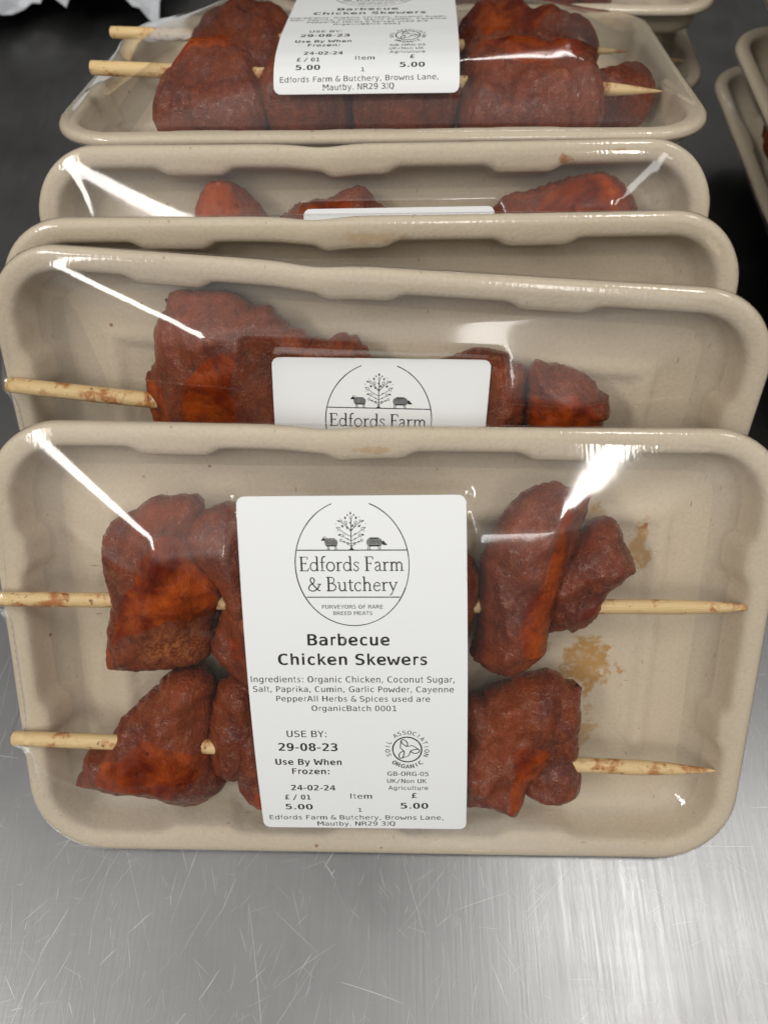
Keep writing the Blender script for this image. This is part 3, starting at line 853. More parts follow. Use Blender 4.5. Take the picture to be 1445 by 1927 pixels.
TK, TN = .105, .050     # thick and thin strokes of the serif lettering
SERIF = {   # strokes in units of the capital height, baseline at 0
    'E': (.66, [([(.14, 0), (.14, 1)], TK), ([(0, .98), (.52, .98)], TN), ([(.52, .99), (.54, .80)], TN), ([(.14, .53), (.42, .53)], TN), ([(.42, .61), (.42, .45)], TN), ([(0, .02), (.55, .02)], TN), ([(.55, .01), (.60, .22)], TN)]),
    'F': (.60, [([(.14, 0), (.14, 1)], TK), ([(0, .98), (.52, .98)], TN), ([(.52, .99), (.54, .80)], TN), ([(.14, .52), (.40, .52)], TN), ([(.40, .60), (.40, .44)], TN), ([(0, .02), (.30, .02)], TN)]),
    'd': (.66, [(ell(.27, .31, .22, .30), .062), ([(.49, 0), (.49, 1.02)], .09), ([(.38, .99), (.49, 1.02)], TN), ([(.49, .03), (.60, .05)], TN)]),
    'f': (.40, [([(.16, 0), (.16, .80)] + ell(.31, .82, .15, .19, 180, 60, 8), .08), ([(.02, .61), (.34, .61)], TN), ([(.04, .02), (.32, .02)], TN)]),
    'o': (.64, [(ell(.30, .31, .25, .31), .072)]),
    'r': (.46, [([(.14, 0), (.14, .60)], .09), ([(.02, .58), (.14, .62)], TN), ([(.02, .02), (.28, .02)], TN), ([(.14, .44), (.22, .56), (.32, .61), (.42, .57)], .07)]),
    's': (.46, [([(.36, .50), (.32, .60), (.20, .63), (.09, .56), (.08, .46), (.18, .36), (.31, .27), (.36, .16), (.28, .03), (.15, .0), (.06, .06), (.05, .17)], .062)]),
    'a': (.54, [([(.08, .50), (.14, .60), (.26, .62), (.36, .54), (.37, .40), (.37, .05), (.50, .02)], .075), ([(.37, .37), (.20, .32), (.08, .22), (.08, .08), (.18, .0), (.28, .03), (.37, .12)], .06)]),
    'm': (1.0, [([(.14, 0), (.14, .60)], .09), ([(.02, .58), (.14, .62)], TN), ([(.14, .46), (.26, .60), (.38, .60), (.46, .48), (.46, 0)], .08), ([(.46, .46), (.58, .60), (.70, .60), (.79, .48), (.79, 0)], .08), ([(.02, .02), (.26, .02)], TN), ([(.35, .02), (.58, .02)], TN), ([(.68, .02), (.92, .02)], TN)]),
    '&': (.92, [([(.82, .50), (.66, .20), (.48, .03), (.28, .0), (.10, .10), (.08, .27), (.18, .42), (.40, .58), (.48, .76), (.40, .93), (.28, .95), (.19, .82), (.24, .64), (.46, .34), (.70, .06), (.84, .02)], .072), ([(.62, .50), (.90, .50)], TN)]),
    'B': (.72, [([(.15, 0), (.15, 1)], TK), ([(.02, .98), (.30, .98), (.44, .94), (.52, .82), (.48, .64), (.36, .56), (.15, .55)], .06), ([(.34, .55), (.52, .48), (.62, .32), (.58, .12), (.42, .02), (.02, .02)], .07)]),
    'u': (.66, [([(.02, .60), (.13, .61), (.13, .16), (.22, .02), (.36, .02), (.48, .14)], .08), ([(.38, .60), (.49, .61), (.49, .02), (.60, .03)], .085)]),
    't': (.40, [([(.17, .82), (.17, .12), (.24, .01), (.37, .05)], .08), ([(.02, .61), (.36, .61)], TN)]),
    'c': (.54, [([(.44, .48), (.40, .58), (.28, .62), (.13, .54), (.06, .36), (.08, .16), (.20, .02), (.34, .01), (.46, .10)], .07)]),
    'h': (.68, [([(.14, 0), (.14, 1.02)], .09), ([(.02, .99), (.14, 1.02)], TN), ([(.14, .46), (.26, .60), (.40, .60), (.49, .48), (.49, 0)], .08), ([(.02, .02), (.26, .02)], TN), ([(.38, .02), (.61, .02)], TN)]),
    'e': (.56, [([(.08, .36), (.47, .36), (.44, .53), (.30, .62), (.14, .54), (.06, .34), (.09, .14), (.22, .01), (.36, .02), (.47, .12)], .065)]),
    'y': (.58, [([(.08, .61), (.30, .04)], .085), ([(.52, .61), (.28, .0), (.18, -.24), (.06, -.30)], .055), ([(0, .61), (.20, .61)], TN), ([(.40, .61), (.60, .61)], TN)]),
    ' ': (.30, [])}


def serif_line(ink, text, a0, a1, base, cap):
    total = sum(SERIF[c][0] for c in text) - .06
    k = (a1 - a0) / total
    x = 0
    for ch in text:
        adv, strokes = SERIF[ch]
        for pts, w in strokes:
            ink.stroke([(a0 + (x + px) * k, base - py * cap) for px, py in pts], w * (k + cap) / 2 * 1.12, step=.5)
        x += adv


def text_ink():
    t = Ink()
    for a in [("Barbecue", 18.06, 41.67, 43.74, 3.45, True), ("Chicken Skewers", 9.2, 52.31, 49.98, 3.45, True),
              ("Ingredients: Organic Chicken, Coconut Sugar,", .9, 60.19, 55.79, 2.0), ("Salt, Paprika, Cumin, Garlic Powder, Cayenne", 1.3, 59.97, 59.03, 1.9),
              ("PepperAll Herbs & Spices used are", 7.9, 53.0, 62.26, 1.87), ("OrganicBatch 0001", 18.08, 43.08, 65.54, 1.87),
              ("USE BY:", 10.1, 21.91, 74.95, 2.33), ("29-08-23", 7.26, 25.04, 80.04, 2.75, True), ("Use By When", 5.9, 25.99, 85.43, 2.2, True),
              ("Frozen:", 10.74, 22.07, 89.08, 2.2, True), ("24-02-24", 9.91, 23.56, 95.67, 2.1, True), ("£ / 01", 7.69, 15.64, 99.56, 1.93, True),
              ("5.00", 7.57, 16.04, 103.8, 2.2, True), ("Item", 28.02, 34.7, 99.0, 2.1), ("1", 30.2, 31.4, 104.65, 1.6),
              ("£", 46.9, 48.5, 98.49, 2.0, True), ("5.00", 43.49, 52.08, 103.0, 2.3, True),
              ("Edfords Farm & Butchery, Browns Lane,", 2.2, 56.76, 108.1, 1.9, False, -.6), ("Mautby. NR29 3JQ", 17.04, 41.6, 110.85, 1.85, False, -.4),
              ("GB-ORG-05", 39.77, 52.24, 89.52, 1.66), ("UK/Non UK", 39.58, 51.66, 92.37, 1.62), ("Agriculture", 39.89, 52.14, 95.18, 1.64)]:
        t.line(*a)
    return t


def logo_ink():
    k = Ink()
    cx, cy, rx, ry = 31.75, 19.4, 16.0, 18.2
    arc = ell(cx, cy, rx, ry, -71, 251, 90)
    rnd = random.Random(3)
    i = 0
    while i < 90:          # thermal print leaves small gaps in the ring
        n = rnd.randint(4, 9)
        k.stroke(arc[i:min(i + n, 90) + 1], rnd.uniform(.22, .34))
        i += n
    k.stroke([(16.3, 15.2), (47.2, 15.3)], .30)
    k.stroke([(18.5, 28.95), (44.9, 29.0)], .30)
    serif_line(k, 'Edfords Farm', 16.9, 46.3, 21.25, 4.15)
    serif_line(k, '& Butchery', 18.9, 44.1, 27.15, 4.15)
    k.line('PURVEYORS OF RARE', 22.78, 40.06, 32.43, 1.15)
    k.line('BREED MEATS', 25.92, 36.99, 34.36, 1.12)
    # tree
    tx, tb = 31.75, 15.2
    k.poly([(tx - .9, tb), (tx - .25, tb - .5), (tx - .13, tb - 1.4), (tx + .13, tb - 1.4), (tx + .25, tb - .5), (tx + .9, tb)])
    k.stroke([(tx, tb - 1.2), (tx - .05, 11), (tx + .05, 8.6), (tx + .1, 6.6)], .22)

    def curl(x, y, r, a0, turn):
        k.stroke([(x + r * (1 - t * .8) * math.cos(math.radians(a0 + turn * t * 400)), y + r * (1 - t * .8) * math.sin(math.radians(a0 + turn * t * 400))) for t in np.linspace(0, 1, 16)], .13, step=5)
    for (bx, by, ex, ey, r, sg) in [(0, 12.6, -2.4, 11.0, .55, 1), (0, 12.6, 2.4, 11.0, .55, -1), (0, 11.4, -3.2, 9.2, .6, 1), (0, 11.4, 3.2, 9.2, .6, -1), (0, 10, -1.5, 7.4, .6, -1), (0, 10, 1.5, 7.4, .6, 1),
                                  (0, 9.6, -2.6, 7.0, .45, 1), (0, 9.6, 2.6, 7.0, .45, -1), (0, 8.4, .2, 6.0, .55, 1), (0, 13.4, -2.8, 12.4, .5, 1), (0, 13.4, 2.8, 12.4, .5, -1), (0, 14, -.9, 13.3, .42, 1), (0, 14, .9, 13.3, .42, -1)]:
        k.stroke([(tx + bx, by), (tx + ex * .5, (by + ey) / 2 + .25), (tx + ex, ey + .2)], .15)
        curl(tx + ex, ey, r, 90, sg)
    for (lx, ly, s, a) in [(0, 4.8, .62, 90), (-.9, 5.3, .42, 120), (.9, 5.3, .42, 60), (-1.5, 6.1, .6, 100), (1.5, 6.1, .6, 80), (-3.4, 7.0, .55, 150), (3.4, 7.0, .55, 30), (-2.4, 8.4, .65, 140), (2.4, 8.4, .65, 40),
                           (.5, 8.3, .6, 70), (-.2, 7.5, .4, 100), (-3.9, 8.9, .42, 180), (3.9, 8.9, .42, 0), (-3.3, 10.9, .6, 200), (3.3, 10.9, .6, -20), (-4.1, 7.8, .25, 160), (4.1, 7.8, .25, 20), (-1.1, 9.0, .45, 110),
                           (1.1, 10.6, .4, 60), (-2.0, 12.9, .45, 260), (2.0, 12.9, .45, 280), (-3.0, 6.2, .22, 90), (2.4, 5.9, .22, 90), (-1.6, 10.9, .25, 90), (-3.9, 10.0, .22, 0), (3.8, 10.0, .22, 0), (1.0, 12.0, .35, 60), (-.9, 12.0, .35, 120)]:
        ca, sa = math.cos(math.radians(a)), -math.sin(math.radians(a))
        k.poly([(tx + lx + s * (u * ca - v * sa), ly + s * (u * sa + v * ca)) for u, v in [(-.7, 0), (-.5, .33), (0, .42), (.4, .22), (.75, 0), (.4, -.22), (0, -.42), (-.5, -.33)]])
    # sheep and pig as horizontally hatched bodies
    for y, a, b in [(12.0, 24.7, 27.2), (12.35, 24.35, 27.7), (12.7, 24.25, 27.85), (13.05, 24.2, 27.9), (13.4, 24.3, 27.85), (13.75, 24.4, 27.8), (14.05, 24.7, 27.6)]:
        k.stroke([(a, y), (b, y)], .27)
    for x in (25.0, 25.4, 27.1, 27.5):
        k.stroke([(x, 14.1), (x + .05, 15.15)], .17)
    k.poly([(23.2, 12.5), (23.45, 12.2), (23.9, 11.75), (24.4, 11.7), (24.6, 12.2), (24.3, 12.6), (23.7, 12.55)])
    k.stroke(ell(24.35, 11.75, .45, .35, 180, 400, 10), .12)
    for y, a, b in [(11.8, 36.9, 39.4), (12.1, 36.4, 40.0), (12.45, 36.1, 40.3), (12.8, 36.0, 40.5), (13.15, 36.0, 40.6), (13.5, 36.05, 40.6), (13.85, 36.2, 40.2), (14.1, 36.6, 39.6)]:
        k.stroke([(a, y), (b, y)], .27)
    for x in (36.4, 36.9, 39.3, 39.8):
        k.stroke([(x, 14.1), (x - .03, 15.15)], .2)
    k.poly([(40.4, 12.6), (40.9, 12.7), (41.3, 13.3), (41.75, 13.55), (41.7, 13.8), (41.0, 13.9), (40.4, 13.7)])
    return k


def seal_ink():
    k = Ink()
    cx, cy, r = 45.95, 79.4, 4.35
    k.stroke(ell(cx, cy, r, r * 1.06, 0, 360, 40), .42)
    for t in (90, 210, 330):           # three leaf-like loops running round the middle
        lo = []
        for i in range(21):
            u = i / 20 * 2 * math.pi
            x, y = 1.15 + 2.6 * (.5 - .5 * math.cos(u)), .85 * math.sin(u) * (.45 + .55 * math.sin(u / 2))
            a = math.radians(t + 24 * (x / 3.7))
            lo.append((cx + x * math.cos(a) - y * math.sin(a), cy - (x * math.sin(a) + y * math.cos(a)) * 1.06))
        k.stroke(lo, .30)
        a1, a2 = math.radians(t + 30), math.radians(t + 120)
        p1 = (cx + 3.6 * math.cos(a1), cy - 3.8 * math.sin(a1)); p2 = (cx + 1.1 * math.cos(a2), cy - 1.2 * math.sin(a2))
        am = math.radians(t + 72)
        k.stroke([p1, (cx + 2.2 * math.cos(am), cy - 2.3 * math.sin(am)), p2], .26)
    k.arc_text('SOIL ASSOCIATION', cx, cy, 5.2, 5.6, 199, -19, 1.4)
    k.arc_text('ORGANIC', cx, cy, 6.75, 7.15, 230, 310, 1.4, True, True)
    return k


INKS = [('printed_text', text_ink()), ('farm_logo', logo_ink()), ('organic_seal', seal_ink())]


# ------------------------------------------------------------------ the pack: tray, film, label
GS = 1.25
GU = np.arange(-116.25, 116.3, GS)
GV = np.arange(-73.75, 73.8, GS)


def film_solve(O, bound):
    """taut film: smallest stretched sheet over the obstacle heights O, held at the rim"""
    X, Y = np.meshgrid(GU, GV)
    ax, ay = np.abs(X), np.abs(Y)
    d = 3.0
    cx, cy, R = TW - TR, TH - TR, TR - d
    ins = (ax < TW - d) & (ay < TH - d) & ~((ax > cx) & (ay > cy) & (np.hypot(ax - cx, ay - cy) > R))
    h = np.where(ins, np.maximum(O, 1.0), bound)
    par = (np.add.outer(np.arange(len(GV)), np.arange(len(GU))) % 2).astype(bool)
    om = 1.94
    for it in range(420):
        for c in (par, ~par):
            a = np.zeros_like(h)
            a[1:-1, 1:-1] = .25 * (h[:-2, 1:-1] + h[2:, 1:-1] + h[1:-1, :-2] + h[1:-1, 2:])
            g = c & ins
            new = h + om * (a - h)
            new = np.maximum(new, O)
            h = np.where(g, new, h)
    return h


def film_hull(O, bumps):
    """the tightest wrap: flat facets and cones stretched from the rim over the highest points"""
    bm = bmesh.new()
    ring, N, B = rrect(3.0, 2.0)
    for (x, y), (bx, by) in zip(ring, B):
        z = .3
        for (ux, uy, hgt) in bumps:
            if ux * bx > 0 and abs(bx) > 100:
                z = max(z, hgt * math.exp(-((by - uy) / 5.0) ** 2))
        bm.verts.new((x, y, z))
        bm.verts.new((x, y, -40))
    Ob = boxblur(np.maximum(O, -6), 2)
    for j in range(0, len(GV)):
        for i in range(0, len(GU)):
            if O[j, i] > 1.0 and abs(GU[i]) < TW - 4 and abs(GV[j]) < TH - 4:
                bm.verts.new((GU[i], GV[j], Ob[j, i]))
    bmesh.ops.convex_hull(bm, input=bm.verts[:])
    from mathutils.bvhtree import BVHTree
    tree = BVHTree.FromBMesh(bm)
    H = np.full(O.shape, .3)
    for j, v in enumerate(GV):
        for i, u in enumerate(GU):
            hit = tree.ray_cast(Vector((u, v, 60)), Vector((0, 0, -1)))
            if hit[0] is not None:
                H[j, i] = hit[0].z
    bm.free()
    return H


def bilin(H, u, v):
    fx = np.clip((u - GU[0]) / GS, 0, len(GU) - 1.001)
    fy = np.clip((v - GV[0]) / GS, 0, len(GV) - 1.001)
    i, j = fx.astype(int), fy.astype(int)
    a, b = fx - i, fy - j
    return (H[j, i] * (1 - a) + H[j, i + 1] * a) * (1 - b) + (H[j + 1, i] * (1 - a) + H[j + 1, i + 1] * a) * b


def boxblur(A, n):
    for _ in range(n):
        B = np.pad(A, 1, mode='edge')
        A = (B[:-2, 1:-1] + B[2:, 1:-1] + B[1:-1, :-2] + B[1:-1, 2:] + 2 * B[1:-1, 1:-1]) / 6
    return A


def maxf(A):
    B = np.pad(A, 1, mode='edge')
    return np.maximum.reduce([B[:-2, 1:-1], B[2:, 1:-1], B[1:-1, :-2], B[1:-1, 2:], B[1:-1, 1:-1]])


class Label:
    """sticker on the film: quad corners TL, TR, BR, BL (mm) and heights at top, middle, bottom"""
    def __init__(s, quad, w, side=0.0, bend=None):
        s.q = np.array(quad, float)
        s.w = w
        s.side = side
        s.bend = None
        if bend:        # (mm down the label, v, height): a label folded over the front of the meat
            B, V, H = (np.array(c, float) for c in zip(*bend))
            x = np.linspace(0, LH, 225)
            k = np.ones(9) / 9
            V, H = (np.convolve(np.pad(np.interp(x, B, c), 4, mode='reflect', reflect_type='odd'), k, 'valid') for c in (V, H))
            s.bend = (x / LH, (V - V[0]) / (V[-1] - V[0]), H)

    def uv(s, a, b):
        if s.bend:
            b = np.interp(b, s.bend[0], s.bend[1])
        return s.flat(a, b)

    def flat(s, a, b):
        t = b[:, None]; q = s.q; a = a[:, None]
        return (1 - t) * ((1 - a) * q[0] + a * q[1]) + t * ((1 - a) * q[3] + a * q[2])

    def h(s, a, b):
        if s.bend:
            return np.interp(b, s.bend[0], s.bend[2])
        w0, w1, w2 = s.w
        return w0 * (1 - b) * (1 - 2 * b) + 4 * w1 * b * (1 - b) + w2 * b * (2 * b - 1) - s.side * np.abs(2 * a - 1) ** 3

    def st(s, u, v):
        P = np.c_[u, v]
        a = np.full(len(u), .5); b = np.full(len(u), .5)
        for _ in range(6):
            f = P - s.flat(a, b)
            e = 1e-4
            ja = (s.flat(a + e, b) - s.flat(a, b)) / e
            jb = (s.flat(a, b + e) - s.flat(a, b)) / e
            det = ja[:, 0] * jb[:, 1] - ja[:, 1] * jb[:, 0]
            a = a + (f[:, 0] * jb[:, 1] - f[:, 1] * jb[:, 0]) / det
            b = b + (ja[:, 0] * f[:, 1] - ja[:, 1] * f[:, 0]) / det
        if s.bend:
            b = np.where((b >= 0) & (b <= 1), np.interp(b, s.bend[1], s.bend[0]), b)
        return a, b


def make_film(tops, sticks, lab, wets, folds, bumps, sag=0.0):
    X, Y = np.meshgrid(GU, GV)
    O = np.full(X.shape, -30.0)
    for T in tops:
        i = np.clip(np.round((T[:, 0] - GU[0]) / GS).astype(int), 0, len(GU) - 1)
        j = np.clip(np.round((T[:, 1] - GV[0]) / GS).astype(int), 0, len(GV) - 1)
        np.maximum.at(O, (j, i), T[:, 2])
    O = maxf(O)
    O = np.where(O > -20, np.maximum(O, boxblur(np.maximum(O, -6), 2)), O) + .25
    for S in sticks:
        for p in S:
            g = np.exp(-(((X - p[0]) / 1.3) ** 2 + ((Y - p[1]) / 1.6) ** 2))
            O = np.maximum(O, np.where(g > .35, p[2] + .2, -30))
    if lab:
        la, lb = lab.st(X.ravel(), Y.ravel())
        hl = lab.h(la, lb)
        m = ((la > -.01) & (la < 1.01) & (lb > -.01) & (lb < 1.01)).reshape(X.shape)
        hl = hl.reshape(X.shape)
        O = np.where(m, hl, O)          # the stiff paper holds the film to its own curve
    bound = np.full(X.shape, .3)
    for (bx, by, hgt) in bumps:
        bound = np.maximum(bound, hgt * np.exp(-((Y - by) / 5.0) ** 2) * (np.sign(X) == np.sign(bx)) * (np.abs(X) > 105))
    h = film_solve(O, bound)
    if tops:
        h = .12 * h + .88 * film_hull(O, bumps)
    h = boxblur(h, 3)
    h = np.maximum(h, np.where(O > -20, boxblur(O, 1), -30))
    if sag:
        ed = np.minimum((TW - np.abs(X)) / 25, (TH - np.abs(Y)) / 25)
        h -= sag * smooth01(ed)
    h = boxblur(h, 1)
    P = np.c_[X.ravel(), Y.ravel()]
    rnd = random.Random(int(abs(O.sum())) % 9973)
    folds = list(folds)
    for sx in (-1, 1):
        for sy in (-1, 1):
            for q in range(5 if sy < 0 else 2):
                a = math.radians(rnd.uniform(8, 82))
                x0, y0 = sx * (TW - TR + (TR - 3) * math.cos(a)), sy * (TH - TR + (TR - 3) * math.sin(a))
                b = a + rnd.uniform(-.35, .35)
                L = rnd.uniform(10, 26)
                folds.append(([(x0, y0), (x0 - sx * L * .5 * math.cos(b), y0 - sy * L * .5 * math.sin(b)), (x0 - sx * L * math.cos(b + .1), y0 - sy * L * math.sin(b + .1))], rnd.uniform(.06, .16), rnd.uniform(.7, 1.2)))
    for (pl, amp, wd) in folds:       # tension folds running from the rim to the meat
        d, fr = segdist(P, pl, False)
        tp = np.sin(np.pi * np.clip(fr, 0, 1)) ** .5
        h += (amp * np.exp(-(d / wd) ** 2) * tp).reshape(X.shape)
    if lab:         # the film comes down to the pressed-on label without a step
        oa, ob = la.reshape(X.shape), lb.reshape(X.shape)
        out = np.maximum(np.maximum(np.abs(oa - .5) - .5, 0) * LW, np.maximum(np.abs(ob - .5) - .5, 0) * LH)
        he = lab.h(np.clip(la, 0, 1), np.clip(lb, 0, 1)).reshape(X.shape)
        h = np.where(out < 12, np.minimum(h, he + .95 * out), h)
        h = np.where(m, hl, h)
    # triangulate
    ring, N, B = rrect(3.0, 2.0)
    nb = len(ring)
    sd_in = []
    gx, gy = np.meshgrid(np.arange(-112, 112.1, 1.3), np.arange(-69, 69.1, 1.3))
    gx = gx + (np.arange(gx.shape[0]) % 2)[:, None] * .65
    G = np.c_[gx.ravel(), gy.ravel()]
    ax, ay = np.abs(G[:, 0]), np.abs(G[:, 1])
    dd = 4.0
    cx, cy, R = TW - TR, TH - TR, TR - dd
    ok = (ax < TW - dd) & (ay < TH - dd) & ~((ax > cx) & (ay > cy) & (np.hypot(ax - cx, ay - cy) > R))
    G = G[ok]
    pts = [Vector(p) for p in ring] + [Vector(p) for p in G]
    res = delaunay_2d_cdt(pts, [(i, (i + 1) % nb) for i in range(nb)], [list(range(nb))], 1, 1e-5)
    orig = res[3]
    P2 = np.array([(v.x, v.y) for v in res[0]])
    hz = bilin(h, P2[:, 0], P2[:, 1])
    ringpos = {}
    for k, og in enumerate(orig):
        for o_ in og:
            if o_ < nb:
                ringpos[o_] = k
    bw = np.zeros(nb)
    for k in range(nb):
        z = .30
        for (bx, by, hgt) in bumps:
            if bx * B[k, 0] > 0 and abs(B[k, 0]) > 100:
                z = max(z, hgt * math.exp(-((B[k, 1] - by) / 5.0) ** 2))
        bw[k] = z
        hz[ringpos[k]] = z
    V = [(x, y, z) for (x, y), z in zip(P2, hz)]
    F = [tuple(f) for f in res[2]]
    cl = np.zeros(len(P2))
    for w in wets:
        cl = np.maximum(cl, smooth01(sdist(P2, w) / 2.0 + .5))
    if lab:
        a, b = lab.st(P2[:, 0], P2[:, 1])
        cl = np.where((a > .01) & (a < .99) & (b > .01) & (b < .99), 1, cl)
    ed = np.clip(1 - np.minimum((TW - np.abs(P2[:, 0])), (TH - np.abs(P2[:, 1]))) / 9.0, 0, 1)
    cl, ed = list(cl), list(ed)
    # over the rolled rim and in under the tray
    prof = [(1.6, .26), (.5, -.22), (-.15, -1.0), (-.45, -2.3), (-.25, -3.4), (1.5, -4.6), (8, -9.8), (16, -16.2), (21, -17.9), (34, -18.0)]
    prev = [ringpos[k] for k in range(nb)]
    for r, (d, w) in enumerate(prof):
        Pq, Nq, Bq = rrect(d, 2.0)
        cur = []
        for k in range(nb):
            push, lift = 0, 0
            for (bx, by, hgt) in bumps:
                if bx * Bq[k, 0] > 0 and abs(Bq[k, 0]) > 100:
                    g = math.exp(-((Bq[k, 1] - by) / 5.0) ** 2)
                    over = max(0, abs(bx) - TW)
                    push = max(push, over * g * (1 if r < 4 else max(0, 1 - (r - 3) * .3)))
                    lift = max(lift, hgt * g * max(0, 1 - r * .30))
            x, y = Pq[k] + Nq[k] * push
            cur.append(len(V))
            V.append((x, y, max(w, min(w + lift, lift)) if lift > .3 else w))
            cl.append(0); ed.append(1.0 if r < 5 else .5)
        for k in range(nb):
            j = (k + 1) % nb
            F.append((prev[k], cur[k], cur[j], prev[j]))
        prev = cur
    me = mesh('cling_film', [(x / 1000, y / 1000, z / 1000) for x, y, z in V], F)
    bm = bmesh.new(); bm.from_mesh(me)
    bmesh.ops.recalc_face_normals(bm, faces=bm.faces)
    bm.to_mesh(me); bm.free()
    if me.polygons[0].normal.z < 0:
        me.flip_normals()
    fattr(me, 'cling', cl)
    fattr(me, 'edge', ed)
    return me


def label_mesh(lab):
    na, nbb = 40, 66
    cr = 2.2
    V, F, keep = [], [], {}
    for j in range(nbb + 1):
        for i in range(na + 1):
            a, b = LW * i / na, LH * j / nbb
            # rounded corners: pull the corner points onto the arc
            x, y = a, b
            ex, ey = min(x, LW - x), min(y, LH - y)
            if ex < cr and ey < cr:
                dx, dy = cr - ex, cr - ey
                m = max(dx, dy); L = math.hypot(dx, dy)
                if L > 1e-6:
                    dx, dy = dx * m / L, dy * m / L
                x = (cr - dx) if a < LW / 2 else LW - (cr - dx)
                y = (cr - dy) if b < LH / 2 else LH - (cr - dy)
            V.append((x, y))
    A = np.array(V)
    up = lab.uv(A[:, 0] / LW, A[:, 1] / LH)
    h = lab.h(A[:, 0] / LW, A[:, 1] / LH) + .22
    n = len(A)
    W = [(x / 1000, y / 1000, z / 1000) for (x, y), z in zip(up, h)]
    W += [(x / 1000, y / 1000, (z - .14) / 1000) for (x, y), z in zip(up, h)]
    idx = lambda i, j: j * (na + 1) + i
    for j in range(nbb):
        for i in range(na):
            f = (idx(i, j), idx(i, j + 1), idx(i + 1, j + 1), idx(i + 1, j))
            F.append(f)
            F.append(tuple(n + k for k in reversed(f)))
    loop = [idx(i, 0) for i in range(na)] + [idx(na, j) for j in range(nbb)] + [idx(i, nbb) for i in range(na, 0, -1)] + [idx(0, j) for j in range(nbb, 0, -1)]
    m0 = len(W)
    W += [W[k] for k in loop] + [W[n + k] for k in loop]      # own points for the cut edge, so that it stays crisp
    q = len(loop)
    for k in range(q):
        j = (k + 1) % q
        F.append((m0 + k, m0 + j, m0 + q + j, m0 + q + k))
    return mesh('price_label', W, F)


def ink_mesh(ink, lab):
    A = np.array(ink.V)
    up = lab.uv(A[:, 0] / LW, A[:, 1] / LH)
    h = lab.h(A[:, 0] / LW, A[:, 1] / LH) + .27
    return mesh('ink', [(x / 1000, y / 1000, z / 1000) for (x, y), z in zip(up, h)], ink.F)


PULP_TRAY = tray_mesh()


def skewer(M, label, group, stick, chunks, r=2.3, seed=0, lab=None, limit=None):
    """a stick with its pieces; returns the thing, the tops of its pieces and of its stick"""
    a, b = stick
    off = Vector(((a[0] + b[0]) / 2000, (a[1] + b[1]) / 2000, -.0146))
    root = empty('chicken_skewer', M @ Matrix.Translation(off), label, 'skewer', group)
    sm, line = stick_mesh(a, b, r, seed=seed)
    tops = []
    so = link('wooden_stick', sm, M_STICK, root)
    so.location = -off
    for k, c in enumerate(chunks):
        me, tp = chunk(seed=seed + 2.7 * k, **c)
        if lab or limit:            # pressed down by the stiff label and by the pack in front
            co = np.array([tuple(v.co) for v in me.vertices]) * 1000
            top = np.full(len(co), 99.0)
            if lab:
                a_, b_ = lab.st(co[:, 0], co[:, 1])
                out = np.maximum(np.maximum(np.abs(a_ - .5) - .5, 0) * LW, np.maximum(np.abs(b_ - .5) - .5, 0) * LH)
                top = lab.h(np.clip(a_, 0, 1), np.clip(b_, 0, 1)) - .5 + .9 * out
            if limit:
                top = np.minimum(top, limit(co[:, 1]))
            co[:, 2] = np.where(co[:, 2] > top - 1.5, top - 1.5 * np.exp(-(co[:, 2] - top + 1.5) / 1.5), co[:, 2])
            me.vertices.foreach_set('co', (co / 1000).ravel())
            me.update()
            tp = tp.copy()
            tp[:, 2] = co[:len(tp), 2]
        o = link('chicken_piece', me, M_CHICK, root)
        o.location = -off
        tops.append(tp)
    return root, tops, line


def pack(M, label, group, tops, lines, lab, wets=(), folds=(), bumps=(), tray_mat=None, sag=0.0):
    root = empty('skewer_pack', M, label, 'food pack', group)
    t = bpy.data.objects.new('tray', PULP_TRAY if tray_mat is None else PULP_TRAY.copy())
    COL.objects.link(t)
    t.parent = root
    if not t.data.materials:
        t.data.materials.append(tray_mat or M_PULP)
        t.data.polygons.foreach_set('use_smooth', [True] * len(t.data.polygons))
    elif tray_mat:
        t.data.materials[0] = tray_mat
    link('cling_film', make_film(tops, lines, lab, wets, folds, bumps, sag), M_FILM, root)
    if lab:
        lo = link('price_label', label_mesh(lab), M_PAPER, root)
        for nm, ik in INKS:
            link(nm, ink_mesh(ik, lab), M_INK, lo, smooth=False)
    return root


def mat(o, R):
    return Matrix([[*R[0], o[0]], [*R[1], o[1]], [*R[2], o[2]], [0, 0, 0, 1]])


